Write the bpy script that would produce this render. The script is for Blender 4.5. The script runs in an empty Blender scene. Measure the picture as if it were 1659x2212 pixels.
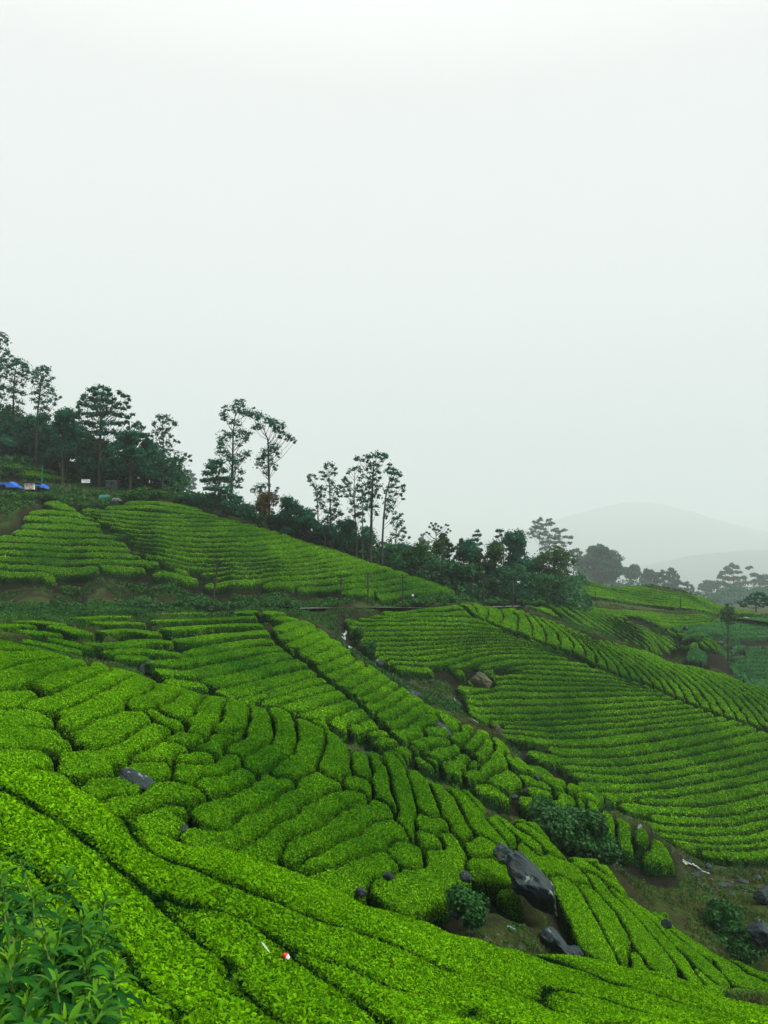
import bpy, math, time
import numpy as np
T00 = time.time()
rng = np.random.default_rng(7)
C = bpy.context.scene.collection
SC = bpy.context.scene
# ------------------------------------------------------------------ camera
HAZE = 0.00025
FV, HV, CX = 1641.6, 1274.0, 829.5          # focal length / horizon / centre of the survey frame (1659 x 2212)
cam_d = bpy.data.cameras.new("camera")
cam = bpy.data.objects.new("camera", cam_d); C.objects.link(cam); SC.camera = cam
cam.location = (0, 0, 0); cam.rotation_euler = (math.pi / 2, 0, 0)
cam_d.sensor_fit = 'VERTICAL'; cam_d.sensor_height = 36.0
cam_d.lens = FV / 2212 * 36.0
cam_d.shift_y = (HV - 1106) / 2212
cam_d.clip_start = 0.1; cam_d.clip_end = 20000
# ------------------------------------------------------------------ world: thick even overcast
W = bpy.data.worlds.new("World"); SC.world = W; W.use_nodes = True
nt = W.node_tree; nt.nodes.clear()
out = nt.nodes.new('ShaderNodeOutputWorld'); bg = nt.nodes.new('ShaderNodeBackground')
tc = nt.nodes.new('ShaderNodeTexCoord'); sep = nt.nodes.new('ShaderNodeSeparateXYZ')
mr = nt.nodes.new('ShaderNodeMapRange'); rp = nt.nodes.new('ShaderNodeValToRGB')
nt.links.new(tc.outputs['Generated'], sep.inputs[0]); nt.links.new(sep.outputs['Z'], mr.inputs[0])
mr.inputs[1].default_value = 0.0; mr.inputs[2].default_value = 1.0
nt.links.new(mr.outputs[0], rp.inputs[0])
els = rp.color_ramp.elements
els[0].position = 0.0; els[0].color = (0.20, 0.215, 0.222, 1)
els[1].position = 1.0; els[1].color = (0.95, 0.95, 0.93, 1)
for p, c in ((0.15, (0.272, 0.288, 0.294, 1)), (0.33, (0.392, 0.397, 0.393, 1)), (0.55, (0.415, 0.415, 0.405, 1))):
    e = els.new(p); e.color = c
sky = nt.nodes.new('ShaderNodeTexSky'); sky.sky_type = 'NISHITA'; sky.sun_disc = False
sky.sun_elevation = math.radians(58); sky.sun_rotation = math.radians(150)
sc1 = nt.nodes.new('ShaderNodeVectorMath'); sc1.operation = 'SCALE'; sc1.inputs['Scale'].default_value = 1.17 / 0.1
sc2 = nt.nodes.new('ShaderNodeVectorMath'); sc2.operation = 'SCALE'; sc2.inputs['Scale'].default_value = 0.02
add = nt.nodes.new('ShaderNodeVectorMath'); add.operation = 'ADD'
nt.links.new(rp.outputs[0], sc1.inputs[0]); nt.links.new(sky.outputs[0], sc2.inputs[0])
nt.links.new(sc1.outputs[0], add.inputs[0]); nt.links.new(sc2.outputs[0], add.inputs[1])
nt.links.new(add.outputs[0], bg.inputs[0]); bg.inputs[1].default_value = 0.1
nt.links.new(bg.outputs[0], out.inputs[0])
sun_d = bpy.data.lights.new("sun", 'SUN'); sun = bpy.data.objects.new("sun", sun_d); C.objects.link(sun)
sun_d.energy = 2.6; sun_d.angle = math.radians(20); sun_d.color = (1.0, 0.97, 0.88)
# light from above and a little from the right, behind the hills
el, az = math.radians(42), math.radians(112)     # az: 0 = +Y (ahead), 90 = +X (right)
from mathutils import Vector
dirv = Vector((math.cos(el) * math.sin(az), math.cos(el) * math.cos(az), math.sin(el)))
sun.rotation_euler = dirv.to_track_quat('Z', 'Y').to_euler(); sun.location = (0, 0, 300)
sky.sun_elevation = el; sky.sun_rotation = az
SC.view_settings.view_transform = 'Standard'; SC.view_settings.look = 'None'
SC.view_settings.exposure = 0.93; SC.view_settings.gamma = 1.0
SC.cycles.volume_bounces = 2; SC.cycles.max_bounces = 6; SC.cycles.diffuse_bounces = 3
SC.cycles.glossy_bounces = 2; SC.cycles.transparent_max_bounces = 4
SC.cycles.use_denoising = True

# ------------------------------------------------------------------ helpers
def w3(x, y, Y):
    x = np.asarray(x, float); y = np.asarray(y, float); Y = np.asarray(Y, float)
    return np.stack([(x - CX) / FV * Y, Y + 0 * x, (HV - y) / FV * Y], -1)

def tag(o, label=None, cat=None, group=None, kind=None):
    if label: o['label'] = label
    if cat: o['category'] = cat
    if group: o['group'] = group
    if kind: o['kind'] = kind
    return o

def make_mesh(name, verts, faces, mats=(), smooth=False, attrs=None, matidx=None, parent=None):
    """faces: list of integer arrays (n,3) or (n,4)"""
    verts = np.asarray(verts, np.float32)
    faces = [np.asarray(f, np.int32) for f in faces if len(f)]
    me = bpy.data.meshes.new(name)
    me.vertices.add(len(verts)); me.vertices.foreach_set('co', verts.ravel())
    loops = np.concatenate([f.ravel() for f in faces])
    tot = np.concatenate([np.full(len(f), f.shape[1], np.int32) for f in faces])
    st = np.concatenate([[0], np.cumsum(tot)[:-1]]).astype(np.int32)
    me.loops.add(len(loops)); me.loops.foreach_set('vertex_index', loops)
    me.polygons.add(len(tot)); me.polygons.foreach_set('loop_start', st)
    if matidx is not None: me.polygons.foreach_set('material_index', np.asarray(matidx, np.int32))
    me.polygons.foreach_set('use_smooth', np.full(len(tot), bool(smooth)))
    for k, a in (attrs or {}).items():
        at = me.attributes.new(k, 'FLOAT', 'POINT'); at.data.foreach_set('value', np.asarray(a, np.float32))
    for m in mats: me.materials.append(m)
    me.update(calc_edges=True)
    o = bpy.data.objects.new(name, me); C.objects.link(o)
    if parent is not None: o.parent = parent
    return o

def empty(name, loc=(0, 0, 0)):
    o = bpy.data.objects.new(name, None); C.objects.link(o); o.location = loc; o.empty_display_size = 0.3
    return o

def hash3(i, j, k, s):
    h = (i.astype(np.int64) * 374761393 + j.astype(np.int64) * 668265263 + k.astype(np.int64) * 2147483647 + s * 974634777) & 0xffffffff
    h = ((h ^ (h >> 13)) * 1274126177) & 0xffffffff
    return ((h ^ (h >> 16)) & 0xffff) / 65535.0

def vnoise(p, s=0):
    p = np.asarray(p, float); i = np.floor(p).astype(np.int64); f = p - i; f = f * f * (3 - 2 * f)
    r = 0
    for a in (0, 1):
        for b in (0, 1):
            for c in (0, 1):
                w = (f[..., 0] if a else 1 - f[..., 0]) * (f[..., 1] if b else 1 - f[..., 1]) * (f[..., 2] if c else 1 - f[..., 2])
                r = r + w * hash3(i[..., 0] + a, i[..., 1] + b, i[..., 2] + c, s)
    return r * 2 - 1

def nz(x, y, sc, s=0):
    return vnoise(np.stack([x / sc, y / sc, np.zeros_like(x) + 0.37 * s], -1), s)

# ------------------------------------------------------------------ materials
def new_mat(name):
    m = bpy.data.materials.new(name); m.use_nodes = True
    b = m.node_tree.nodes['Principled BSDF']
    return m, m.node_tree, b

def mix_rgb(nt, fac, a, b):
    n = nt.nodes.new('ShaderNodeMix'); n.data_type = 'RGBA'
    if isinstance(fac, float): n.inputs[0].default_value = fac
    else: nt.links.new(fac, n.inputs[0])
    for v, i in ((a, 6), (b, 7)):
        if isinstance(v, tuple): n.inputs[i].default_value = v + (1,) if len(v) == 3 else v
        else: nt.links.new(v, n.inputs[i])
    return n.outputs[2]

def attr_out(nt, name):
    a = nt.nodes.new('ShaderNodeAttribute'); a.attribute_name = name; return a.outputs['Fac']

def noise_out(nt, scale, detail=4, rough=0.6, lo=0.35, hi=0.65):
    tcn = nt.nodes.new('ShaderNodeTexCoord'); n = nt.nodes.new('ShaderNodeTexNoise')
    n.inputs['Scale'].default_value = scale; n.inputs['Detail'].default_value = detail; n.inputs['Roughness'].default_value = rough
    g = nt.nodes.new('ShaderNodeNewGeometry')
    nt.links.new(g.outputs['Position'], n.inputs['Vector'])
    m = nt.nodes.new('ShaderNodeMapRange'); m.inputs[1].default_value = lo; m.inputs[2].default_value = hi
    nt.links.new(n.outputs['Fac'], m.inputs[0])
    return m.outputs[0]

def leaf_mat(name, fresh, fresh2, mature, rough=0.55, spec=0.25, trans=0.25, patch=None):
    """leaves: attribute rnd = leaf to leaf variation, age = new flush (0) to old leaves (1), plus gap shade put into the tea colour"""
    m, nt, b = new_mat(name)
    c1 = mix_rgb(nt, attr_out(nt, 'rnd'), fresh, fresh2)
    if patch is not None:
        c1 = mix_rgb(nt, noise_out(nt, 0.35, 3, 0.6, 0.35, 0.7), c1, patch)
        c1 = mix_rgb(nt, noise_out(nt, 0.07, 4, 0.65, 0.44, 0.66), c1, (0.030, 0.150, 0.0015))
    c2 = mix_rgb(nt, attr_out(nt, 'age_shade'), c1, mature)
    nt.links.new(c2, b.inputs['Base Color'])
    b.inputs['Roughness'].default_value = rough; b.inputs['Specular IOR Level'].default_value = spec
    if trans > 0:
        tr = nt.nodes.new('ShaderNodeBsdfTranslucent'); nt.links.new(c2, tr.inputs[0])
        mx = nt.nodes.new('ShaderNodeMixShader'); mx.inputs[0].default_value = trans
        nt.links.new(b.outputs[0], mx.inputs[1]); nt.links.new(tr.outputs[0], mx.inputs[2])
        nt.links.new(mx.outputs[0], nt.nodes['Material Output'].inputs[0])
    return m

def plain_mat(name, col, col2=None, scale=8.0, rough=0.85, spec=0.2, bump=0.0, bscale=20.0, lo=0.35, hi=0.65):
    m, nt, b = new_mat(name)
    if col2 is None: b.inputs['Base Color'].default_value = col + (1,)
    else: nt.links.new(mix_rgb(nt, noise_out(nt, scale, 6, 0.65, lo, hi), col, col2), b.inputs['Base Color'])
    b.inputs['Roughness'].default_value = rough; b.inputs['Specular IOR Level'].default_value = spec
    if bump:
        n = nt.nodes.new('ShaderNodeTexNoise'); n.inputs['Scale'].default_value = bscale; n.inputs['Detail'].default_value = 6
        g = nt.nodes.new('ShaderNodeNewGeometry'); nt.links.new(g.outputs['Position'], n.inputs['Vector'])
        bp = nt.nodes.new('ShaderNodeBump'); bp.inputs['Strength'].default_value = bump
        nt.links.new(n.outputs['Fac'], bp.inputs['Height']); nt.links.new(bp.outputs[0], b.inputs['Normal'])
    return m

M = {}
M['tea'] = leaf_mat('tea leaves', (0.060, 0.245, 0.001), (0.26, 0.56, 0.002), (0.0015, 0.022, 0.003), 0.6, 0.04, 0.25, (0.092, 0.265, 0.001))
M['tea_far'] = leaf_mat('tea leaves dark green', (0.014, 0.16, 0.022), (0.045, 0.24, 0.024), (0.002, 0.022, 0.010), 0.6, 0.15, 0.15)  # darker, bluer green used on the far right hillside hedges
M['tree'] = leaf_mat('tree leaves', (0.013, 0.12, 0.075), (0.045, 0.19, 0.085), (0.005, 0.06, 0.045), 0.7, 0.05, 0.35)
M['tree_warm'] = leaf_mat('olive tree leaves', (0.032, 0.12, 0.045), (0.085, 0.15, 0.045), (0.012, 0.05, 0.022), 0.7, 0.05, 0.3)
M['under'] = leaf_mat('undergrowth leaves', (0.018, 0.090, 0.016), (0.050, 0.15, 0.018), (0.007, 0.04, 0.012), 0.7, 0.06, 0.15)
M['bamboo'] = leaf_mat('brown bamboo leaves', (0.06, 0.05, 0.015), (0.10, 0.065, 0.018), (0.03, 0.05, 0.015), 0.7, 0.1, 0.1)
M['shrub'] = leaf_mat('long shrub leaves', (0.018, 0.125, 0.005), (0.10, 0.26, 0.005), (0.003, 0.045, 0.008), 0.55, 0.08, 0.25)
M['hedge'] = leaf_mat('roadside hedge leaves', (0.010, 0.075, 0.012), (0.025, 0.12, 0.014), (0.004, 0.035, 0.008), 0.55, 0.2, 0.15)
M['grass'] = leaf_mat('grass blades', (0.035, 0.10, 0.010), (0.09, 0.15, 0.018), (0.05, 0.05, 0.018), 0.7, 0.15, 0.2)
M['bark'] = plain_mat('bark', (0.022, 0.022, 0.018), (0.05, 0.048, 0.04), 3.0, 0.9)
M['pole'] = plain_mat('weathered pole', (0.018, 0.016, 0.014), (0.035, 0.03, 0.026), 6.0, 0.8)
# ------------------------------------------------------------------ terrain: canopy / ground height from surveyed points (x, y, distance)
FEAT = [
 # under and behind the viewpoint
 [(-700,3530,1.2),(829,3530,1.2),(2400,3530,1.2)], [(-700,2690,2.2),(829,2750,2.2),(2400,2800,2.2)],
 # near slope
 [(0,2212,3.7),(400,2212,5.2),(829,2212,6.8),(1250,2212,8.6),(1659,2212,10.8)],
 [(0,1655,12.5),(130,1700,12.5),(250,1760,12.6),(370,1825,13),(480,1852,14),(600,1892,14.6),(720,1942,15.2),(880,1997,16.2),(1050,2052,17.5),(1200,2090,19),(1290,2110,20),(1400,2125,21),(1530,2160,22.5),(1659,2190,24.5)],
 [(0,1900,7.3),(400,2010,8.6),(829,2098,10.6),(1250,2158,13.2),(1659,2204,16)],
 [(0,1730,14.8),(250,1840,15.3),(480,1950,17),(720,2040,18),(1050,2140,20.5),(1290,2190,23),(1659,2250,27)],
 # knoll
 [(0,1640,20),(200,1725,20),(370,1815,19.5),(600,1872,21),(830,1955,22),(900,1985,22.5),(1150,2055,23.6),(1300,2095,25.2),(1450,2125,27),(1600,2165,28),(1659,2178,29)],
 [(0,1560,23.5),(200,1620,23),(400,1700,22.5),(600,1780,23),(800,1870,23.6),(1000,1930,24.8),(1150,1960,26.4),(1300,2000,28.4),(1450,2050,30.5),(1600,2115,32)],
 [(0,1460,28),(200,1510,27),(400,1590,26),(600,1660,26.5),(800,1760,27),(1000,1830,28),(1150,1880,29.5),(1300,1935,31.4),(1450,2010,33)],
 [(0,1377,34),(200,1427,33),(400,1489,32),(600,1532,32),(700,1562,32),(850,1618,32),(1000,1694,32.5),(1150,1772,33),(1300,1860,34),(1450,1974,34.5),(1600,2074,34.5),(1659,2106,34.5)],
 [(0,1420,38),(200,1470,37),(400,1540,36),(600,1590,36),(850,1700,36),(1000,1780,36.5),(1150,1850,37),(1300,1930,38),(1450,2030,38),(1600,2125,38.5),(1659,2160,39)],
 # slope left of the stream
 [(0,1385,46),(200,1432,46),(330,1462,45),(450,1495,44),(600,1532,43),(700,1558,42.5),(850,1620,42),(1000,1700,42),(1150,1780,42),(1250,1835,42.5),(1320,1868,43)],
 [(0,1355,55),(300,1400,54),(500,1422,56),(700,1480,52),(850,1560,48),(1000,1632,46),(1200,1725,45.5),(1400,1822,46)],
 [(0,1337,68),(250,1326,77),(400,1327,78),(560,1320,82),(650,1342,79)],
 [(700,1372,75),(760,1402,71),(850,1472,64),(950,1532,59),(1080,1592,55),(1120,1642,53),(1250,1702,50),(1330,1762,48.5),(1450,1852,48)],
 [(1450,1880,46),(1400,1870,45),(1500,1970,43),(1580,2030,42),(1659,2060,41)],
 # stream bed
 [(745,1345,88),(745,1388,84),(800,1432,80),(900,1482,76),(990,1522,73),(1030,1562,69.5),(1120,1640,64),(1200,1690,61),(1350,1780,56),(1480,1866,51.5),(1659,1916,50)],
 # slope right of the stream
 [(770,1330,92),(800,1400,83.5),(950,1460,79),(1000,1500,77),(1080,1585,71),(1150,1620,67.5),(1300,1715,61.5),(1420,1797,58),(1550,1850,55.5),(1659,1858,55.5)],
 [(900,1340,91),(1000,1400,87),(1100,1480,81),(1200,1545,76),(1350,1605,73),(1500,1690,67),(1659,1725,66)],
 [(1000,1306,98),(1100,1345,97),(1200,1385,94),(1290,1420,91),(1350,1460,88),(1450,1500,85),(1550,1545,82),(1659,1592,79)],
 [(1000,1302,102),(1130,1309,110),(1200,1332,111),(1300,1367,110),(1400,1414,108),(1500,1447,106),(1600,1472,104),(1659,1492,103)],
 [(1300,1395,118),(1400,1445,116),(1500,1480,115),(1659,1530,112)],
 # road, bank, upper slope
 [(0,1316,88),(300,1315,89),(640,1320,92),(830,1321,94)], [(0,1312,93),(300,1311,94),(640,1315,97),(830,1315,99),(980,1303,104)],
 [(0,1242,97),(200,1235,98),(330,1246,99),(480,1276,100),(560,1268,101),(700,1280,103),(850,1294,107),(1000,1290,114)],
 [(0,1205,101),(150,1165,107),(350,1185,104),(500,1225,103),(600,1205,107),(750,1245,106),(850,1268,109)],
 [(0,1150,108),(150,1112,114),(350,1125,112),(500,1165,110),(700,1210,112)],
 [(190,1100,118),(260,1093,119),(340,1086,120),(430,1098,121),(500,1117,121),(600,1148,122),(700,1182,122),(850,1230,121),(930,1258,120),(1000,1286,120)],
 [(0,1090,117),(120,1092,118)], [(0,1055,125),(100,1060,126),(200,1060,128)],
 [(0,1032,133),(60,1022,135),(150,1040,136)], [(0,970,142),(80,998,142),(150,1030,141),(200,1045,140)],
 # forest floor behind the upper slope
 [(0,1000,160),(200,1060,155),(400,1100,150),(500,1135,145),(700,1205,140),(850,1252,138),(1000,1296,136),(1150,1300,135)],
 [(0,1000,220),(400,1140,210),(700,1220,200),(1000,1300,190)],
 # right middle distance
 [(1140,1312,124),(1250,1312,130),(1400,1357,130),(1550,1392,128)], [(1100,1330,117),(1250,1348,121),(1400,1385,122),(1500,1402,122),(1555,1405,124)],
 [(1450,1418,129),(1590,1405,138)], [(1100,1310,140),(1290,1310,146),(1400,1328,145),(1540,1345,144)],[(1300,1322,138),(1420,1350,136)],
 [(1480,1355,142),(1659,1405,150),(1560,1420,134),(1659,1470,130),(1659,1340,175)],
 [(1245,1292,160),(1400,1308,166),(1550,1322,172),(1640,1333,176)], [(1245,1297,155),(1400,1316,158),(1550,1332,162)],
 [(1245,1253,190),(1400,1264,192),(1500,1284,192),(1640,1325,190)],
 [(1200,1275,215),(1400,1290,215),(1659,1335,215)],
 # beyond
 [(0,1050,330),(600,1250,330),(1000,1290,330),(1400,1320,330),(1659,1325,330)],
 [(-300,1150,600),(600,1290,600),(1659,1310,600)], [(-300,1285,1500),(829,1285,1500),(1900,1285,1500)], [(-300,1278,4000),(829,1278,4000),(1900,1278,4000)], [(-300,1276,7500),(829,1276,7500),(1900,1276,7500)],
]
KU = 3.0
P = []
for f in FEAT:
    f = list(f)
    if f[0][0] <= 5: f = [(-700, f[0][1], f[0][2])] + f
    if f[-1][0] >= 1659: f = f + [(2400, f[-1][1], f[-1][2])]
    f = np.array(f, float); P.append(f[0])
    for a, b in zip(f[:-1], f[1:]):
        n = max(1, int(round(abs(b[0] - a[0]) / 130)))
        for k in range(1, n + 1):
            t = k / n; q = a * (1 - t) + b * t; q[2] = math.exp(math.log(a[2]) * (1 - t) + math.log(b[2]) * t); P.append(q)
P = np.array(P)
ctl = np.stack([(P[:, 0] - CX) / FV * KU, np.log(P[:, 2])], -1); val = (HV - P[:, 1]) / FV
def tps(r2): return 0.5 * r2 * np.log(r2 + 1e-12)
n = len(ctl); d2 = ((ctl[:, None] - ctl[None]) ** 2).sum(-1)
A = np.zeros((n + 3, n + 3)); A[:n, :n] = tps(d2) + np.eye(n) * 1e-7
A[:n, n] = 1; A[:n, n + 1:] = ctl; A[n:, :n] = A[:n, n:].T
sol = np.linalg.solve(A, np.concatenate([val, np.zeros(3)]))
GU = np.arange(-1.3, 1.3001, 0.01); GL = np.arange(0.0, 9.55, 0.0125)
uu, ll = np.meshgrid(GU, GL, indexing='ij')
q = np.stack([uu.ravel() * KU, ll.ravel()], -1)
GV = np.empty(len(q))
for s in range(0, len(q), 20000):
    qq = q[s:s + 20000]
    GV[s:s + 20000] = tps(((qq[:, None] - ctl[None]) ** 2).sum(-1)) @ sol[:n] + sol[n] + qq @ sol[n + 1:]
GV = GV.reshape(uu.shape)
def Tv(u, L):
    """tan(elevation) of the canopy surface at column u and log distance L"""
    a = np.clip((u - GU[0]) / 0.01, 0, len(GU) - 1.001); b = np.clip((L - GL[0]) / 0.0125, 0, len(GL) - 1.001)
    i = a.astype(int); j = b.astype(int); a = a - i; b = b - j
    return (GV[i, j] * (1 - a) + GV[i + 1, j] * a) * (1 - b) + (GV[i, j + 1] * (1 - a) + GV[i + 1, j + 1] * a) * b
def Tz(X, Y):
    return Tv(X / Y, np.log(Y)) * Y
def cast(x, y, Y0, Y1, clampy=True):
    """picture point -> point on the surface between the distances Y0 and Y1 (nearest crossing)"""
    u = (x - CX) / FV; v = (HV - y) / FV
    L = np.arange(math.log(Y0), math.log(Y1), 0.002); col = Tv(np.full(len(L), u), L)
    k = np.where(col >= v)[0]
    if len(k) == 0: i = int(np.argmax(col)); Li = L[i]
    elif k[0] == 0: Li = L[0]
    else:
        i = k[0]; t = (v - col[i - 1]) / (col[i] - col[i - 1] + 1e-12); Li = L[i - 1] + t * 0.002
    Y = math.exp(Li); return np.array([u * Y, Y, float(Tv(np.array([u]), np.array([Li]))[0]) * Y])

# ------------------------------------------------------------------ tea bushes
MU = np.arange(-0.75, 0.7501, 0.0015); ML = np.arange(1.0, 5.6, 0.004)     # raster of what is planted
TEAMASK = np.zeros((len(MU), len(ML)), np.float32)

def cr(k, ox, oy):          # crop coordinates -> survey frame
    s = 1 / 1.8228
    return lambda pts: [((ox + x * k) * s, (oy + y * k) * s) for x, y in pts]
c1 = cr(.6329, 0, 1200); c2 = cr(.6028, 800, 1500); c3 = cr(.798, 1700, 1900); c4 = cr(.7836, 0, 2300)
c5 = cr(.7233, 1000, 2300); c6 = cr(.7378, 1800, 2900); c7 = cr(.6028, 0, 3000); c8 = cr(.6631, 900, 3000); c9 = cr(.6172, 2000, 2150)

def resample(pts, n):
    p = np.array(pts, float); d = np.concatenate([[0], np.cumsum(np.hypot(*(p[1:] - p[:-1]).T))])
    t = np.linspace(0, d[-1], n); return np.stack([np.interp(t, d, p[:, 0]), np.interp(t, d, p[:, 1])], -1)

def family(guides):
    """guides: [(index, pts)] -> every row between them"""
    res = []
    for (i0, a), (i1, b) in zip(guides[:-1], guides[1:]):
        ra, rb = resample(a, 14), resample(b, 14)
        for k in range(i0, i1):
            t = (k - i0) / (i1 - i0); res.append([tuple(q) for q in ra * (1 - t) + rb * t])
    res.append([tuple(q) for q in resample(guides[-1][1], 14)]); return res

def leaf_cards(pos, nrm, size, rnd, age_shade, near=False, tilt=1.0, width=0.42):
    n = len(pos)
    r = rng.normal(size=(n, 3)); nn = nrm + tilt * r; nn /= np.linalg.norm(nn, axis=1, keepdims=True) + 1e-9
    a = rng.normal(size=(n, 3)); a[:, 2] += 0.5
    a -= (a * nn).sum(1, keepdims=True) * nn; a /= np.linalg.norm(a, axis=1, keepdims=True) + 1e-9
    b = np.cross(nn, a); s = size[:, None]
    if not near:
        V = np.stack([pos - a * s * .5, pos + b * s * width + nn * s * .08, pos + a * s * .55, pos - b * s * width + nn * s * .08], 1)
        F = np.arange(n * 4).reshape(n, 4)
    else:
        w = width * .9
        V = np.stack([pos - a * s * .5, pos - a * s * .12 + b * s * w + nn * s * .10, pos + a * s * .22 + b * s * w * .8 + nn * s * .10,
                      pos + a * s * .6 - nn * s * .12, pos + a * s * .22 - b * s * w * .8 + nn * s * .10, pos - a * s * .12 - b * s * w + nn * s * .10], 1)
        i = np.arange(n)[:, None] * 6
        F = np.concatenate([i + np.array([[0, 1, 2, 3]]), i + np.array([[0, 3, 4, 5]])])
    m = V.shape[1]
    return V.reshape(-1, 3), F, np.repeat(rnd, m), np.repeat(age_shade, m)

BUSHES = []
def patch(key, lines, Yr, W=1.0, h=0.75, du=0.0013, dY=0.10, dens=300, leaf=0.06, gap=0.05, warp=0.12, near=False, mat='tea', ext=0.0, round_=0.32, lump=0.05, name='tea_bush', bare=None, gaps=0.0, dome=0.10, fuse=None):
    L0, L1 = math.log(Yr[0]), math.log(Yr[1])
    WL = []
    for ln in lines:
        p = np.array(ln, float); d = np.hypot(*(p[1:] - p[:-1]).T).sum()
        m = max(3, int(d / 12)); q = resample(ln, m) if d > 2 else p
        w = np.array([cast(a, b, *Yr) for a, b in q])
        # light smoothing keeps the rows flowing
        for _ in range(2):
            if len(w) > 3: w[1:-1] = (w[:-2] + 2 * w[1:-1] + w[2:]) / 4
        if ext:
            for e0, e1 in ((0, 1), (-1, -2)):
                dd = w[e0] - w[e1]; dd /= np.linalg.norm(dd) + 1e-9; nw = w[e0] + dd * ext
                nw[2] = Tz(nw[0:1], nw[1:2])[0]; w = np.concatenate([[nw], w]) if e0 == 0 else np.concatenate([w, [nw]])
        WL.append(w)
    allw = np.concatenate(WL)
    Ya, Yb = allw[:, 1].min() - W, allw[:, 1].max() + W
    us = allw[:, 0] / allw[:, 1]; ua, ub = us.min() - W / Ya, us.max() + W / Ya
    ua, ub = max(ua, -0.62), min(ub, 0.62)
    u = np.arange(ua, ub, du); L = [math.log(Ya)]
    while L[-1] < math.log(Yb): L.append(L[-1] + dY / math.exp(L[-1]))
    L = np.array(L); U, LL = np.meshgrid(u, L, indexing='ij'); Y = np.exp(LL); X = U * Y
    Z = Tv(U, LL) * Y
    Pq = np.stack([X, Y, Z], -1)
    wx = nz(X, Y, 0.9, 1) * warp + nz(X, Y, 0.3, 5) * warp * .4; wy = nz(X, Y, 0.9, 2) * warp + nz(X, Y, 0.3, 6) * warp * .4
    Q = Pq.copy(); Q[..., 0] += wx; Q[..., 1] += wy
    d1 = np.full(X.shape, 99., np.float32); d2_ = np.full(X.shape, 99., np.float32); idm = np.full(X.shape, -1, np.int32)
    Wb = W * 2.2
    for k, w in enumerate(WL):
        ub_ = w[:, 0] / w[:, 1]; y0, y1 = w[:, 1].min() - Wb, w[:, 1].max() + Wb
        i0, i1 = np.searchsorted(u, [ub_.min() - Wb / max(y0, 1), ub_.max() + Wb / max(y0, 1)]); j0, j1 = np.searchsorted(L, [math.log(max(y0, 1.)), math.log(y1)])
        if i1 <= i0 or j1 <= j0: continue
        S = Q[i0:i1, j0:j1].reshape(-1, 3); dm = np.full(len(S), 99.)
        for a, b in zip(w[:-1], w[1:]):
            ab = b - a; t = np.clip(((S - a) @ ab) / (ab @ ab + 1e-9), 0, 1)
            dm = np.minimum(dm, np.linalg.norm(S - (a + t[:, None] * ab), axis=1))
        dm = dm.reshape(i1 - i0, j1 - j0).astype(np.float32)
        D1, D2, I = d1[i0:i1, j0:j1], d2_[i0:i1, j0:j1], idm[i0:i1, j0:j1]
        c = dm < D1; D2[...] = np.where(c, D1, np.minimum(D2, dm)); D1[...] = np.where(c, dm, D1); I[c] = k
    Wn = W * (1 + 0.18 * nz(X, Y, 1.3, 9))
    e = np.minimum((d2_ - d1) / 2, Wn - d1)
    if gaps: e = e - np.clip(nz(X, Y, 1.1, 12) - (1 - gaps), 0, 1) * 2.5
    if bare is not None: e = np.minimum(e, bare(X, Y, Z))
    inside = e > -0.02
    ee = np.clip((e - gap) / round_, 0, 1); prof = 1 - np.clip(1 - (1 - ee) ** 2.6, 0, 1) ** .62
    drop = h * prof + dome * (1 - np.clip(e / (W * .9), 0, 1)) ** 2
    if fuse is not None: drop = drop * np.clip(fuse - .08 + 1.3 * nz(X, Y, 1.4, 15), fuse, 1)
    zz = Z - drop + (lump * nz(X, Y, 0.45, 3) + lump * .8 * nz(X, Y, 1.7, 4)) * (1 - prof)
    V = np.stack([X, Y, zz], -1)
    # mark planted ground
    mi = np.clip(np.round((U - MU[0]) / 0.0015).astype(int), 0, len(MU) - 1); mj = np.clip(np.round((LL - ML[0]) / 0.004).astype(int), 0, len(ML) - 1)
    TEAMASK[mi[inside], mj[inside]] = 1
    cell = (idm[:-1, :-1] == idm[1:, :-1]) & (idm[:-1, :-1] == idm[:-1, 1:]) & (idm[:-1, :-1] == idm[1:, 1:]) & inside[:-1, :-1] & inside[1:, 1:] & inside[1:, :-1] & inside[:-1, 1:]
    ids = np.where(cell, idm[:-1, :-1], -1)
    ii, jj = np.where(ids >= 0); kk = ids[ii, jj]; order = np.argsort(kk, kind='stable'); ii, jj, kk = ii[order], jj[order], kk[order]
    bounds = np.searchsorted(kk, np.arange(len(lines) + 1))
    nL = X.shape[1]; Vf = V.reshape(-1, 3); pf = prof.ravel(); rn = (0.5 + 0.5 * nz(X, Y, 0.25, 8)).ravel() * .6
    objs = []
    for k in range(len(lines)):
        a, b = bounds[k], bounds[k + 1]
        if b - a < 12: continue
        I, J = ii[a:b], jj[a:b]
        F = np.stack([I * nL + J, (I + 1) * nL + J, (I + 1) * nL + J + 1, I * nL + J + 1], -1)
        v0, v1, v3 = Vf[F[:, 0]], Vf[F[:, 1]], Vf[F[:, 3]]
        cn = np.cross(v1 - v0, v3 - v0); ar = np.linalg.norm(cn, axis=1); cn = cn / (ar[:, None] + 1e-9)
        used, inv = np.unique(F, return_inverse=True); inv = inv.reshape(F.shape)
        NL = int(ar.sum() * dens)
        pick = rng.choice(len(F), NL, p=ar / ar.sum()); s, t = rng.random(NL)[:, None], rng.random(NL)[:, None]
        pos = Vf[F[pick, 0]] * (1 - s) * (1 - t) + Vf[F[pick, 1]] * s * (1 - t) + Vf[F[pick, 2]] * s * t + Vf[F[pick, 3]] * (1 - s) * t
        prl = pf[F[pick, 0]]; keep = (prl < 0.85) | (rng.random(NL) < .3); pos, nr, prl = pos[keep], cn[pick][keep], prl[keep]
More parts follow.
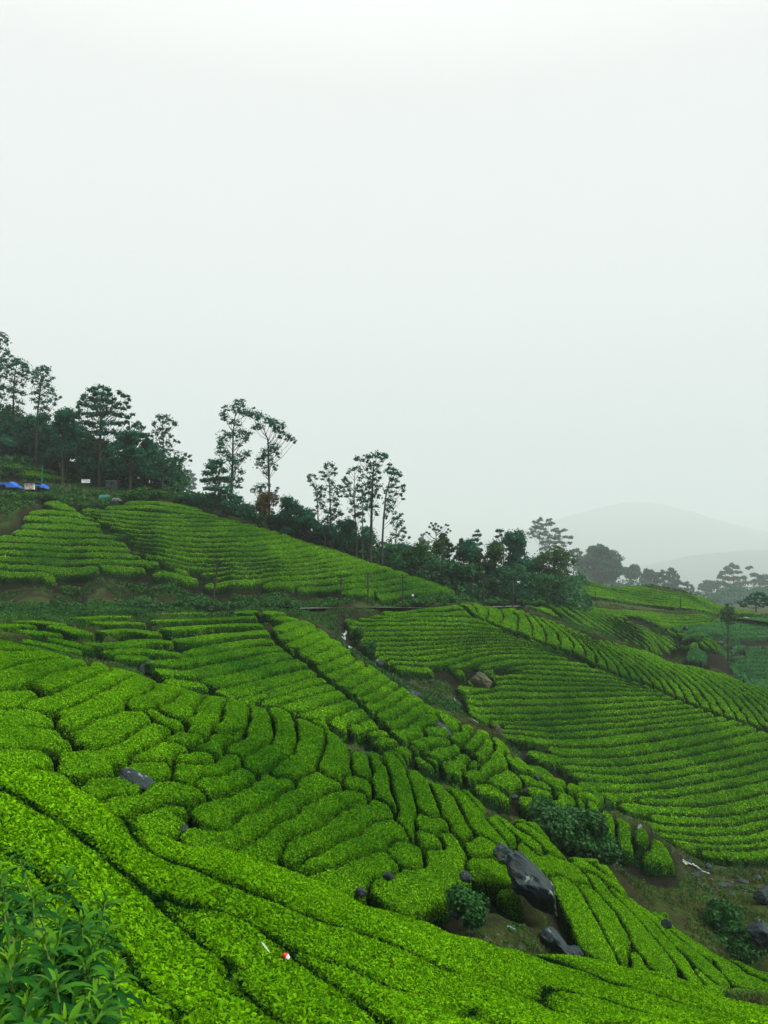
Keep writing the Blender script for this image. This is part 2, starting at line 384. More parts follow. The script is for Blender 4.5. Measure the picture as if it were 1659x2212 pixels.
        pos = pos + nr * (rng.random((len(pos), 1)) * leaf * .7)
        sz = leaf * (0.65 + 0.7 * rng.random(len(pos))); rd = np.clip(rng.random(len(pos)) ** (1.15 if near else 1.5), 0, 1)
        ag = np.clip(prl * 1.25 + (rng.random(len(pos)) < .25) * .55, 0, 1)  # old leaves on the sides, with gap shade put into the same colour
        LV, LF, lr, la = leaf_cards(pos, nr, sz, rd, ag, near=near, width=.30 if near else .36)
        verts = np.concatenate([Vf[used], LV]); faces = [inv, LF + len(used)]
        at = {'rnd': np.concatenate([rn[used] * .5, lr]), 'age_shade': np.concatenate([np.clip(0.8 + pf[used] * .9, 0, 1), la])}  # shell darkened under the leaves, most in gaps: shade put into the colour
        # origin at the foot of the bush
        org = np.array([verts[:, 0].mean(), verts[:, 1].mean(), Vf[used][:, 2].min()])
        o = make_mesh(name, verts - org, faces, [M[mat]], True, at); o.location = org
        o['_k'] = k; objs.append(o)
    BUSHES.append((key, objs)); print('patch', key, len(objs), sum(len(o.data.polygons) for o in objs), round(time.time() - T00, 1))
    return objs
ORD = ['', 'first', 'second', 'third', 'fourth', 'fifth', 'sixth', 'seventh', 'eighth', 'ninth', 'tenth', 'eleventh', 'twelfth', 'thirteenth', 'fourteenth', 'fifteenth', 'sixteenth', 'seventeenth', 'eighteenth', 'nineteenth', 'twentieth']
def ordi(n):
    if n <= 20: return ORD[n]
    if n == 30: return 'thirtieth'
    return ('twenty-' if n < 30 else 'thirty-') + ORD[n % 10]
def name_rows(objs, fmt, group, cat='tea bush'):
    for i, o in enumerate(objs): tag(o, fmt.format(ordi(i + 1)), cat, group); del o['_k']
def name_map(objs, labels, group, cat='tea bush'):
    for o in objs: tag(o, labels[o['_k']], cat, group); del o['_k']

# --- near slope
A_l = [
 [(400,1858),(530,1882),(650,1927),(800,1985),(900,2030),(1050,2080),(1200,2118),(1350,2145),(1500,2180),(1680,2215)],
 [(-30,1668),(60,1700),(150,1740),(250,1800),(380,1885),(520,1965),(680,2035),(850,2105),(1000,2150),(1150,2200),(1250,2240)],
 [(-60,1750),(60,1800),(200,1925),(330,2030),(420,2120),(500,2215)],
 [(1400,2140),(1530,2172),(1680,2204)], [(560,2060),(630,2130),(700,2215)], [(760,2130),(900,2190),(980,2240)],
 [(-100,1850),(50,1950),(150,2060),(250,2200)], [(1340,2190),(1480,2225),(1600,2260)], [(-80,2060),(20,2150),(60,2250)] ]
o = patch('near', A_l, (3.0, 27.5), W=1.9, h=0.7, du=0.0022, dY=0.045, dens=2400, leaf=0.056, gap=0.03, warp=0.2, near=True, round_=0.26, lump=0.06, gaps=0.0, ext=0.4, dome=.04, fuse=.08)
name_map(o, ['tea hedge running along the top edge of the nearest slope', 'wide bright tea hedge, second in from the edge of the nearest slope',
 'tea hedge on the nearest slope with the red and white litter just beyond its end', 'tea hedge along the far right end of the nearest slope edge', 'short tea hedge just below the red and white litter',
 'short tea hedge at the foot of the nearest slope, right of the litter', 'tea hedge directly behind the tall long-leaved shrubs',
 'tea hedge end in the bottom right corner of the nearest slope', 'tea hedge in the bottom left corner, under the long-leaved shrubs'], 'tea hedges on the nearest slope')

# --- knoll
K = []   # (points, label)
def kb(f, pts, lab): K.append((f(pts), lab))
crest = [ (c4,[(0,300),(60,305),(110,320)]),(c4,[(0,375),(100,355),(230,350)]),(c4,[(0,480),(150,430),(300,390),(370,395)]),(c4,[(200,530),(300,485),(400,445),(490,410)]),
 (c4,[(240,600),(330,560),(450,500),(560,450),(630,440)]),(c4,[(310,685),(420,640),(520,600),(620,540),(730,475)]),(c4,[(690,600),(770,590),(820,530),(860,490)]),(c4,[(860,640),(920,610),(965,545)]),
 (c4,[(960,720),(1035,680),(1080,620),(1090,570)]),(c4,[(1110,715),(1170,680),(1195,620),(1190,585)]),(c4,[(1170,830),(1250,790),(1315,740),(1320,670),(1295,610)]),(c4,[(1270,910),(1350,870),(1410,810),(1440,740),(1425,670),(1390,620)]),
 (c4,[(1400,950),(1480,900),(1545,830),(1565,740),(1545,670),(1500,640)]),(c5,[(425,790),(475,870),(455,980),(425,1015)]),(c5,[(490,800),(560,880),(590,960),(600,1015)]),(c8,[(760,-200),(840,-100),(890,20),(905,120),(935,220)]),(c8,[(860,-160),(950,-30),(1010,100),(1040,200),(1060,300),(1050,380)]),
 (c8,[(940,-160),(1060,-30),(1130,90),(1170,200),(1190,280)]),(c8,[(1020,-150),(1150,0),(1240,130),(1300,240),(1350,340),(1370,400)]),(c8,[(1110,-120),(1250,30),(1360,160),(1430,290),(1490,380),(1580,430)]),
 (c8,[(1200,-60),(1380,110),(1500,240),(1600,350),(1659,430)]),(c8,[(1280,-30),(1450,110),(1600,240),(1720,350)]) ]
crest += [(lambda q: q, p) for p in ([(640,1545),(720,1570),(790,1600)],[(810,1608),(880,1640),(960,1682)],[(980,1692),(1060,1732),(1120,1766)],[(1140,1776),(1220,1822),(1280,1858)],[(1300,1872),(1370,1926),(1430,1970)],[(1450,1986),(1520,2034),(1600,2082),(1680,2120)])]
for i, (f, p) in enumerate(crest): kb(f, p, 'tea bush on the near knoll crest, ' + ordi(i + 1) + ' from the left')
low = [ (c4,[(0,580),(100,560),(190,530)]),(c4,[(0,675),(100,660),(240,680)]),(c4,[(0,775),(100,760),(220,765),(320,790)]),(c4,[(0,880),(120,880),(230,890)]),(c4,[(400,785),(500,765),(580,720),(640,680),(715,660)]),
 (c4,[(310,915),(430,890),(560,860),(680,800),(750,750),(800,730)]),(c4,[(690,860),(790,830),(890,810)]),(c4,[(700,920),(800,930)]),(c4,[(800,645),(870,690),(900,700)]),(c4,[(890,765),(980,770)]),(c4,[(1040,810),(1110,770),(1190,760)]),
 (c4,[(950,863),(1030,860)]),(c4,[(910,960),(1000,930),(1100,900),(1180,890)]),(c4,[(1040,1010),(1100,990),(1200,950),(1240,950)]),(c8,[(-120,310),(0,260),(130,200),(270,120),(330,100)]),
 (c8,[(-120,480),(60,400),(180,320),(320,250),(450,180),(540,100),(610,110)]),(c8,[(170,560),(260,450),(400,370),(530,280),(650,210),(750,195)]),(c4,[(400,1025),(500,1020),(610,1020)]),(c4,[(180,965),(280,980),(350,1010)]),
 (c4,[(620,1110),(720,1090),(830,1040),(940,1030)]),(c4,[(740,1170),(850,1130)]),(c8,[(360,560),(450,500),(560,420),(680,350),(800,300),(900,260)]),(c8,[(400,640),(560,570),(700,520),(850,470),(900,400),(1000,395)]),
 (c8,[(340,690),(450,660),(600,660),(800,620),(900,560)]),(c8,[(730,125),(800,130)]),(c8,[(1160,340),(1250,350)]),(c8,[(1140,430),(1210,450)]),(c8,[(1010,540),(1090,545)]),
 (c8,[(1300,440),(1345,510),(1300,600),(1200,680),(1050,740),(950,760)]),(c8,[(1450,490),(1550,490)]),(c8,[(1470,615),(1560,625)]) ]
lowlab = ['with bare soil below', 'low and wide', 'largest at the left edge', 'just above the nearest slope']
for i, (f, p) in enumerate(low): kb(f, p, 'tea bush on the near knoll face below the crest, ' + ordi(i + 1) + ' rightward')
rt = [ [(20,270),(150,380),(300,490),(400,570)],[(150,330),(350,470),(550,600),(750,720),(950,850),(1120,960)],[(350,590),(450,650),(570,700),(660,740)],[(590,800),(640,900),(690,1000),(740,1110)],[(690,810),(780,920),(830,1040),(890,1140)],
 [(740,760),(870,890),(950,1000),(1030,1110),(1080,1240)],[(830,820),(980,950),(1080,1070),(1180,1180),(1270,1290)],[(920,860),(1080,990),(1170,1090),(1260,1160),(1340,1240),(1420,1320)],[(1060,940),(1200,1060),(1300,1120),(1420,1190),(1500,1270),(1600,1350)],
 [(1150,970),(1300,1070),(1450,1140),(1600,1230),(1680,1280)],[(950,1190),(1000,1250)],[(1300,1040),(1450,1120),(1680,1200)],[(1110,1290),(1200,1330)],[(1340,1310),(1450,1355)],[(1480,1350),(1560,1360)] ]
for i, p in enumerate(rt): kb(c6, p, 'long tea bush right of the huge dark slab, ' + ordi(i + 1) + ' going down')
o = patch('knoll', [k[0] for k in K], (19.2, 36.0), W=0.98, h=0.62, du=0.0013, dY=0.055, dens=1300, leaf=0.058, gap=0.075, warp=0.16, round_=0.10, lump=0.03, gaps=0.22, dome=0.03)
name_map(o, [k[1] for k in K], 'rounded tea bushes of the near knoll')
# round bush growing alone by the slab
kx = patch('lone', [c6([(270,840),(310,842)])], (23, 28.0), W=0.5, h=0.85, du=0.0013, dY=0.05, dens=700, leaf=0.055)
name_map(kx, ['small round tea bush growing alone left of the big slab'], 'rounded tea bushes of the near knoll')

# --- slope left of the stream
K = []
cl = [[(110,190),(180,188),(280,200)],[(0,215),(60,200),(120,210)],[(140,242),(200,245),(255,250)],[(295,215),(360,225),(415,248)],[(300,285),(370,298),(395,308)],[(180,295),(260,310),(335,330)]]
for i, p in enumerate(cl): kb(c4, p, 'tea bush in the scattered patch under the roadside hedge, ' + ordi(i + 1) + ' of six')
cm = [[(400,172),(500,165),(620,165)],[(495,195),(580,195),(680,198)],[(540,238),(640,230),(760,245)],[(460,302),(560,312),(700,285),(820,290)],[(575,345),(680,330),(800,342),(915,355)],[(640,370),(700,372)]]
for i, p in enumerate(cm): kb(c4, p, 'tea bush beside the grassy gully, ' + ordi(i + 1) + ' down from the road')
rows_l = [(c4,[(820,152),(1000,145),(1200,132),(1290,147)]),(c4,[(810,185),(950,180),(1100,175),(1280,165)]),(c4,[(860,227),(1000,215),(1150,205),(1290,205)]),(c4,[(915,285),(1050,265),(1200,250),(1360,240)]),(c4,[(960,350),(1100,315),(1250,290),(1390,280)]),
 (c4,[(790,392),(900,395),(1050,370),(1250,330),(1440,320)]),(c4,[(840,442),(960,450),(1100,425),(1250,390),(1400,355),(1480,350)]),(c4,[(1060,500),(1150,478),(1300,440),(1450,400),(1550,388)]),(c4,[(1150,550),(1250,520),(1400,480),(1580,440)]),
 (c4,[(1250,582),(1380,555),(1500,510),(1640,482)]),(c5,[(60,640),(200,610),(330,565),(440,550)]),(c5,[(220,670),(350,630),(500,595)]),(c5,[(330,712),(450,670),(550,640)]),(c5,[(450,755),(550,700),(620,690)]),(c5,[(570,790),(640,755),(675,750)]),
 (c5,[(650,812),(710,812)]),(c5,[(720,850),(780,862)]),(c5,[(800,890),(870,905)]),(c5,[(900,940),(960,955)]),(c4,[(905,500),(1000,502)])]
for i, (f, p) in enumerate(rows_l): kb(f, p, 'tea hedge left of the dark diagonal path, ' + ordi(i + 1) + ' below the road')
rows_r = [[(130,190),(200,178),(250,200)],[(60,160),(130,148)],[(135,248),(220,215),(300,212)],[(135,302),(230,268),(330,240)],[(210,340),(300,308),(380,265)],[(255,382),(340,345),(430,305)],[(325,418),(400,390),(475,348)],[(355,470),(440,440),(530,398)],
 [(405,508),(500,470),(585,425)],[(475,548),(560,500),(645,455)],[(540,590),(640,545),(705,500)],[(600,625),(700,588),(765,540)],[(625,672),(730,635),(815,570)],[(695,722),(790,670),(870,610)],[(745,770),(850,720),(930,660)],[(800,825),(870,780),(945,715)],
 [(945,690),(1000,690)],[(1030,710),(1080,745),(1100,780)],[(900,870),(1000,850),(1050,855)],[(960,930),(1040,910),(1120,880)],[(1060,1000),(1120,960),(1185,930)],[(1110,850),(1160,810),(1165,775)],[(1150,885),(1200,850),(1230,800)],[(1185,980),(1240,920),(1275,850)],
 [(1190,1042),(1280,1000),(1325,920),(1345,870)],[(1380,930),(1420,975)],[(1300,1070),(1385,1035)],[(1250,1100),(1310,1112)],[(960,800),(1000,790)]]
for i, p in enumerate(rows_r): kb(c5, p, 'tea bush between diagonal path and stream, ' + ordi(i + 1) + ' down from the waterfall')
rows_t = [[(345,150),(390,165),(460,182)],[(395,240),(430,250)],[(450,300),(490,310)],[(515,225),(540,265)],[(400,372),(450,372)],[(510,340),(600,335)],[(640,310),(730,292)],[(655,345),(670,380)],[(715,360),(700,430)],[(800,420),(810,500)],[(885,470),(890,560)],[(975,520),(985,570)],[(1010,612),(1110,612)],[(600,285),(700,268)]]
for i, p in enumerate(rows_t): kb(c6, p, 'small tea bush on the rocky tongue by the dark shrubs, ' + ordi(i + 1) + ' downhill')
cpl = np.array([cast(a, b, 41, 86) for a, b in c4([(1285,140),(1310,175),(1370,245),(1400,295),(1450,335),(1490,365),(1560,400),(1590,440),(1650,480)]) + c5([(450,560),(520,610),(620,690),(700,780),(800,862),(960,972)])])
def path_gap2(X, Y, Z):
    d = np.full(X.shape, 1e9)
    for a, b in zip(cpl[:-1], cpl[1:]):
        ab = (b - a)[:2]; t = np.clip(((X - a[0]) * ab[0] + (Y - a[1]) * ab[1]) / (ab @ ab), 0, 1); d = np.minimum(d, np.hypot(X - a[0] - t * ab[0], Y - a[1] - t * ab[1]))
    return d - .14
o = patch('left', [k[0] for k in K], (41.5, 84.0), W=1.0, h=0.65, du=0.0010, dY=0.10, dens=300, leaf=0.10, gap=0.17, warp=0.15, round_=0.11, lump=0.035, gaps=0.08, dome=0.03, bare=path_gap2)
name_map(o, [k[1] for k in K], 'tea bushes on the slope left of the stream')

# --- slope right of the stream, below the dark crest path
KD = [(0,c3([(-220,652),(-100,633),(0,625),(100,615),(150,614)])),(3,c3([(-388,690),(-200,694),(-20,692),(150,700),(300,712),(390,732)])),(6,c3([(-335,770),(-160,768),(-20,768),(100,760),(250,750),(400,757),(510,777)])),(9,c3([(-270,838),(-130,840),(-10,832),(100,815),(250,797),(450,797),(640,832)])),
 (12,c3([(-150,905),(-50,922),(60,925),(150,890),(300,850),(500,850),(700,862),(790,897)])),(15,c3([(330,932),(500,925),(700,940),(900,957),(1010,985)])),(18,c3([(170,1030),(330,1000),(500,1015),(700,1012),(900,1012),(1090,1020)])),
 (20,c3([(200,1080),(400,1080),(600,1080),(800,1070),(1000,1060),(1190,1060)])),(22,c3([(225,1150),(400,1160),(600,1150),(800,1140),(1000,1125),(1280,1098)])),(24,c3([(375,1200),(550,1215),(750,1200),(950,1190),(1150,1165),(1370,1140)])),(26,c3([(385,1250),(600,1280),(800,1270),(1000,1245),(1200,1220),(1500,1178)]))]
Dl = family(KD)
Dl += [c6(p) for p in ([(540,77),(700,88),(850,88),(1050,60),(1300,15),(1560,-50)],[(435,102),(550,130),(750,132),(950,115),(1200,80),(1450,20),(1659,-20)],[(595,165),(800,180),(1000,167),(1250,122),(1500,75),(1680,35)],[(645,202),(800,217),(1000,218),(1200,190),(1400,150),(1680,85)],
 [(705,265),(900,270),(1100,255),(1300,212),(1500,180),(1680,128)],[(800,312),(950,312),(1150,290),(1350,258),(1680,195)],[(985,336),(1100,345),(1300,338),(1450,300),(1680,250)],[(905,372),(1050,382),(1250,400),(1450,388),(1680,335)],[(1090,440),(1250,447),(1450,450),(1680,400)],
 [(1015,475),(1150,500),(1350,502),(1500,492),(1680,445)],[(1115,527),(1300,547),(1500,547),(1680,520)],[(1185,562),(1350,592),(1500,595),(1680,565)],[(1340,612),(1500,622),(1680,605)])]
def rockgap(cx, cy, Y0, Y1, r):
    c = cast(cx, cy, Y0, Y1)
    return lambda X, Y, Z: np.sqrt((X - c[0]) ** 2 + (Y - c[1]) ** 2 + (Z - c[2]) ** 2) - r
cpw = np.array([cast(a, b, 70, 113) for a, b in c3([(150,607),(200,650),(280,686),(370,722),(460,752),(560,792),(640,822),(700,838),(760,876),(820,902),(900,937),(1000,972),(1100,1007),(1180,1047),(1260,1082),(1350,1117),(1450,1152),(1550,1182),(1659,1227),(1800,1270)])])
def path_gap(X, Y, Z):
    d = np.full(X.shape, 1e9)
    for a, b in zip(cpw[:-1], cpw[1:]):
        ab = (b - a)[:2]; t = np.clip(((X - a[0]) * ab[0] + (Y - a[1]) * ab[1]) / (ab @ ab), 0, 1); d = np.minimum(d, np.hypot(X - a[0] - t * ab[0], Y - a[1] - t * ab[1]))
    return d - .28
_rg = rockgap(1041, 1470, 70, 92, 1.35)
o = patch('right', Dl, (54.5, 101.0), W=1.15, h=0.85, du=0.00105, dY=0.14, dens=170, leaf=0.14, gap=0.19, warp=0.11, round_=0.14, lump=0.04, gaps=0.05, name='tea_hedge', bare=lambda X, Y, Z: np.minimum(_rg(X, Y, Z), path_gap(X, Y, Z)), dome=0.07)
name_rows(o, 'long tea hedge on the slope facing the stream, {} below the road', 'long tea hedges below the crest path', 'tea hedge')
KN = [(0,c3([(190,613),(205,642)])),(1,c3([(240,612),(245,662)])),(2,c3([(300,614),(312,650),(285,682)])),(3,c3([(370,625),(400,668),(370,712)])),(4,c3([(430,640),(470,690),(460,738)])),(6,c3([(520,668),(590,730),(615,770),(590,795)])),
 (8,c3([(600,692),(700,762),(750,812),(725,835)])),(11,c3([(700,733),(820,820),(880,880),(895,925)])),(14,c3([(800,775),(950,870),(1030,935),(1070,990)])),(17,c3([(930,810),(1070,890),(1180,975),(1225,1050)])),
 (20,c3([(1080,847),(1230,932),(1350,1030),(1410,1125)])),(23,c3([(1230,887),(1400,982),(1520,1080),(1590,1185)])),(26,c3([(1400,925),(1550,1022),(1659,1110),(1720,1180)])),(29,c3([(1540,972),(1640,1032),(1800,1110)]))]
o = patch('crest', family(KN), (78, 112.0), W=1.3, h=0.7, du=0.00105, dY=0.16, dens=140, leaf=0.14, gap=0.11, warp=0.2, round_=0.16, lump=0.07, gaps=0.16, name='tea_hedge', ext=0.3, bare=path_gap)
name_rows(o, 'bright tea hedge above the crest path, {} from the left', 'bright tea hedges above the crest path', 'tea hedge')

# --- middle-distance fields
KG = [(0,c3([(480,620),(510,650),(560,680)])),(2,c3([(580,618),(600,650),(640,700)])),(4,c3([(680,615),(700,650),(730,700),(760,735)])),(6,c3([(760,625),(800,670),(840,730),(880,775)])),(9,c3([(880,655),(930,700),(960,760),(990,800)])),
 (12,c3([(1000,690),(1040,735),(1070,790),(1100,820)])),(15,c3([(1130,730),(1170,770),(1200,810)])),(17,c3([(1240,760),(1280,800)])),(19,c3([(1340,785),(1400,805)]))]
KG = [(0,c9([(150,395),(260,470),(340,500)])),(2,c9([(300,392),(360,440),(450,500),(560,560)])),(4,c9([(400,388),(480,440),(600,520),(720,590)])),(7,c9([(520,410),(640,480),(780,560),(880,640)])),(10,c9([(650,450),(800,520),(930,600),(960,660)])),(13,c9([(800,490),(950,545),(1080,620)])),(16,c9([(980,535),(1120,580),(1200,630)])),(19,c9([(1160,575),(1340,630)]))]
o = patch('saddle', family(KG), (112, 141.0), W=1.2, h=0.7, du=0.0011, dY=0.22, dens=60, leaf=0.16, gap=0.14, warp=0.2, round_=0.35, name='tea_hedge', lump=0.08, gaps=0.2)
name_rows(o, 'tea hedge on the low rise behind the bright crest, {} from the left', 'tea hedges on the low rise behind the spur', 'tea hedge')
KI = [(0,c9([(500,392),(640,410),(800,418),(1000,425),(1180,440),(1340,452)])),(2,c9([(600,420),(760,438),(1000,455),(1200,462),(1355,465)])),(4,c9([(780,470),(900,480),(1040,495),(1200,500),(1330,485)]))]
o = patch('strip', family(KI), (137, 152.0), W=1.3, h=0.8, du=0.0011, dY=0.25, dens=45, leaf=0.17, gap=0.08, warp=0.18, round_=0.4, name='tea_hedge', lump=0.08)
name_rows(o, 'thin curved tea hedge above the dirt clearing, {} from the top', 'curved tea hedges above the dirt clearing', 'tea hedge')
KJ = [(0,c9([(1500,480),(1659,475)])),(1,c9([(1380,515),(1500,512),(1659,508)])),(2,c9([(1150,530),(1300,548),(1500,545),(1659,542)])),(3,c9([(1200,562),(1350,585),(1500,578),(1659,575)])),(6,c9([(1440,640),(1560,635),(1680,632)]))]
Jl = family(KJ)
Jl += family([(0,c9([(1540,665),(1680,660)])),(2,c9([(1350,705),(1500,700),(1680,700)])),(4,c9([(1240,735),(1450,750),(1680,752)])),(6,c9([(1430,790),(1560,800),(1680,805)])),(8,c9([(1540,840),(1680,850)]))])
Jl += [c9(q) for q in ([(1470,600),(1560,598),(1680,596)],[(1500,622),(1680,618)],[(1440,668),(1500,672)],[(1390,685),(1500,684)])]
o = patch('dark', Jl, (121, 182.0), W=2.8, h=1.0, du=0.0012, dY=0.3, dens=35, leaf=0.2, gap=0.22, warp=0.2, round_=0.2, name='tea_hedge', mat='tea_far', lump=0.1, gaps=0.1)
name_rows(o, 'dark tea hedge on the hillside of the lone tree, {} from the top', 'dark tea hedges on the far right hillside', 'tea hedge')
KH = [(0,c9([(435,220),(570,222),(700,237),(820,262),(960,290),(1150,315),(1350,362),(1500,392),(1610,418)])),(6,c9([(440,300),(600,325),(760,345),(900,368),(1080,385),(1250,402),(1400,415),(1560,428)]))]
o = patch('farstrip', family(KH), (158, 192.0), W=1.9, h=0.9, du=0.0012, dY=0.35, dens=32, leaf=0.22, gap=0.16, warp=0.25, round_=0.2, name='tea_hedge', lump=0.1, gaps=0.15, ext=0.5)
name_rows(o, 'far bright tea hedge above the brown cut bank, {} row from the top', 'far tea hedges above the brown cut bank', 'tea hedge')
# --- upper left slope above the road
e0 = [c1([(820,1232),(950,1228),(1060,1240),(1200,1268)]), c1([(700,1262),(900,1252),(1100,1275),(1330,1315)]), c1([(330,1232),(380,1250),(420,1270)])]
def j12(a, b): return c1(a) + c2(b)
KE = [(0,j12([(560,1280),(750,1288),(1000,1315)],[(0,880),(60,890),(130,900)])),(2,j12([(560,1310),(760,1345),(1000,1360)],[(0,930),(150,930),(250,930),(320,945)])),
 (4,j12([(640,1370),(800,1400),(1050,1415)],[(0,1000),(200,1005),(400,990),(480,992)])),(6,j12([(700,1420),(850,1445),(1100,1482)],[(0,1070),(300,1065),(500,1040),(640,1030)])),
 (8,j12([(820,1485),(1050,1530)],[(0,1130),(300,1130),(600,1110),(790,1080)])),(10,j12([(850,1530),(1050,1585)],[(0,1200),(300,1190),(600,1170),(900,1130),(950,1125)])),
 (12,c2([(-60,1265),(150,1250),(400,1230),(700,1215),(1000,1180),(1080,1165)])),(14,c2([(60,1325),(180,1310),(400,1290),(700,1270),(1000,1240),(1200,1210)])),(15,c2([(450,1322),(750,1310),(1000,1300),(1200,1270),(1310,1255)])),
 (16,c2([(640,1350),(900,1350),(1150,1320),(1350,1290),(1430,1285)])),(17,c2([(960,1375),(1250,1350),(1400,1330),(1530,1320)])),(18,c2([(1150,1395),(1450,1370),(1600,1360)]))]
KE2 = [(0,c1([(240,1290),(330,1285),(500,1305),(600,1330)])),(1,c1([(200,1325),(400,1335),(560,1350),(660,1375)])),(2,c1([(200,1375),(400,1380),(600,1395),(740,1410)])),(3,c1([(130,1415),(300,1425),(600,1430),(800,1450)])),
 (4,c1([(20,1455),(150,1460),(400,1475),(650,1475),(800,1490)])),(5,c1([(-20,1495),(200,1505),(500,1515),(800,1515)])),(6,c1([(-20,1535),(200,1545),(500,1555),(850,1560)])),(7,c1([(-20,1575),(200,1590),(500,1590),(900,1600),(1040,1625)])),(8,c1([(-20,1625),(200,1640),(400,1650),(560,1648)])),
 (9,c1([(-20,1662),(150,1672),(280,1680)])),]
ee = patch('upper', e0 + family(KE) + family(KE2) + [c1([(680,1632),(780,1632),(860,1640)]), c1([(1010,1662),(1120,1690),(1230,1708)]), c1([(1000,1625),(1150,1660),(1290,1700)])], (96.5, 122.5), W=1.25, h=0.8, du=0.00105, dY=0.15, dens=120, leaf=0.16, gap=0.19, warp=0.18, round_=0.18, name='tea_hedge', lump=0.07, gaps=0.1, ext=0.3)
name_rows(ee, 'tea hedge on the broad slope above the road bank, {} in order downward', 'tea hedges above the road bank', 'tea hedge')
KF = [(0,c1([(-20,892),(100,918),(200,958),(240,985)])),(1,c1([(-20,928),(150,965),(250,995),(370,1030)])),(2,c1([(-20,960),(150,1002),(300,1030),(460,1075)])),(3,c1([(130,1035),(280,1062),(420,1080)]))]
o = patch('topleft', family(KF) , (128, 143.0), W=1.6, h=0.9, du=0.0012, dY=0.25, dens=50, leaf=0.17, gap=0.1, warp=0.2, round_=0.45, name='tea_hedge', lump=0.09)
name_rows(o, 'tea hedge on the small terrace above the blue shelters, {} from the top', 'tea hedges above the blue shelters', 'tea hedge')
# ------------------------------------------------------------------ ground sheet
def winsum(A, r, axis):
    """box mean with a radius (in cells) that changes along axis 1"""
    if axis == 0:
        cs = np.concatenate([np.zeros((1, A.shape[1])), np.cumsum(A, 0)]); i = np.arange(A.shape[0])[:, None]; rr = r[None, :]
        hi = np.minimum(i + rr + 1, A.shape[0]); lo = np.maximum(i - rr, 0); j = np.arange(A.shape[1])[None, :] + 0 * i
        return (cs[hi, j] - cs[lo, j]) / (hi - lo)
    cs = np.concatenate([np.zeros((A.shape[0], 1)), np.cumsum(A, 1)], 1); j = np.arange(A.shape[1])
    hi = np.minimum(j + r + 1, A.shape[1]); lo = np.maximum(j - r, 0)
    return (cs[:, hi] - cs[:, lo]) / (hi - lo)[None]
YL = np.exp(ML)
def rad(m, d): return np.maximum(1, np.round(m / (YL * d))).astype(int)
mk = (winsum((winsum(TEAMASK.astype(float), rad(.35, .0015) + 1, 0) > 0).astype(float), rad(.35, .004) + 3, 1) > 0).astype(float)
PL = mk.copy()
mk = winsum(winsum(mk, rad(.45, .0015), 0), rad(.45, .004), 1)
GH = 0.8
def mask_at(X, Y, A=None):
    A = mk if A is None else A
    u = X / np.maximum(Y, .5); L = np.log(np.maximum(Y, .5))
    i = np.clip(np.round((u - MU[0]) / 0.0015).astype(int), 0, len(MU) - 1); j = np.round((L - ML[0]) / 0.004).astype(int)
    return np.where((j >= 0) & (j < len(ML)), A[i, np.clip(j, 0, len(ML) - 1)], 0.0)
def Gz(X, Y):
    X = np.asarray(X, float); Y = np.asarray(Y, float)
    r = np.clip((Y - 14) / 30, 0.2, 1)
    return Tz(X, Y) - GH * mask_at(X, Y) + r * (.16 * nz(X, Y, 2.3, 21) + .07 * nz(X, Y, .7, 22)) * (Y < 400)
def gpt(x, y, Y): 
    X = (x - CX) / FV * Y; return np.array([X, Y, float(Gz(np.array([X]), np.array([Y]))[0])])

gu = np.concatenate([np.arange(-1.28, -.58, .02), np.arange(-.58, .58, .0022), np.arange(.58, 1.29, .02)])
gl = np.concatenate([np.arange(0.15, 2.2, .02), np.arange(2.2, 5.35, .006), np.arange(5.35, 9.43, .03)])
U_, L_ = np.meshgrid(gu, gl, indexing='ij'); Yg = np.exp(L_); Xg = U_ * Yg; Zg = Gz(Xg, Yg)
nv = Xg.shape
Vg = np.stack([Xg, Yg, Zg], -1)
idx = np.arange(nv[0] * nv[1]).reshape(nv)
Fg = np.stack([idx[:-1, :-1], idx[1:, :-1], idx[1:, 1:], idx[:-1, 1:]], -1).reshape(-1, 4)
# ground under and behind the viewpoint
z0 = Zg[:, 0]
bk = [np.stack([gu * s, np.full(len(gu), yy), z0 * 0 + z0.mean() + dz], -1) for s, yy, dz in ((4, 0.4, 0), (12, -6, .2), (40, -60, 1), (200, -190, 3))]
Vb = np.concatenate(bk); base = Vg.shape[0] * Vg.shape[1]; Fb = []
prev = idx[:, 0]
for r in range(len(bk)):
    cur = base + r * len(gu) + np.arange(len(gu)); Fb.append(np.stack([cur[:-1], cur[1:], prev[1:], prev[:-1]], -1)); prev = cur
gx, gy = np.gradient(Zg, axis=0) / (np.gradient(Xg, axis=0) + 1e-9), None
dzy = np.gradient(Zg, axis=1) / (np.gradient(Yg, axis=1) + 1e-9); dzx = gx; dzy = dzy - dzx * (np.gradient(Xg, axis=1) / (np.gradient(Yg, axis=1)))
slope = np.sqrt(dzx ** 2 + dzy ** 2)
steep = np.clip((slope - .55) / .35, 0, 1)
streamL = [(745,1345,88),(745,1388,84),(800,1432,80),(900,1482,76),(990,1522,73),(1030,1562,69.5),(1120,1640,64),(1200,1690,61),(1350,1780,56),(1480,1866,51.5),(1659,1916,50),(1900,1950,49)]
sw = np.array([[(a - CX) / FV * c, c] for a, b, c in streamL])
def dist_poly(X, Y, w):
    d = np.full(X.shape, 1e9)
    for a, b in zip(w[:-1], w[1:]):
        ab = b - a; t = np.clip(((X - a[0]) * ab[0] + (Y - a[1]) * ab[1]) / (ab @ ab), 0, 1)
        d = np.minimum(d, np.hypot(X - a[0] - t * ab[0], Y - a[1] - t * ab[1]))
    return d
wet = np.clip(1.3 - dist_poly(Xg, Yg, sw) / 3.0, 0, 1)
wet = np.maximum(wet, np.clip(1.2 - np.hypot(Xg - (1000 - CX) / FV * 24, (Yg - 24)) / 4.0, 0, 1) * .8)
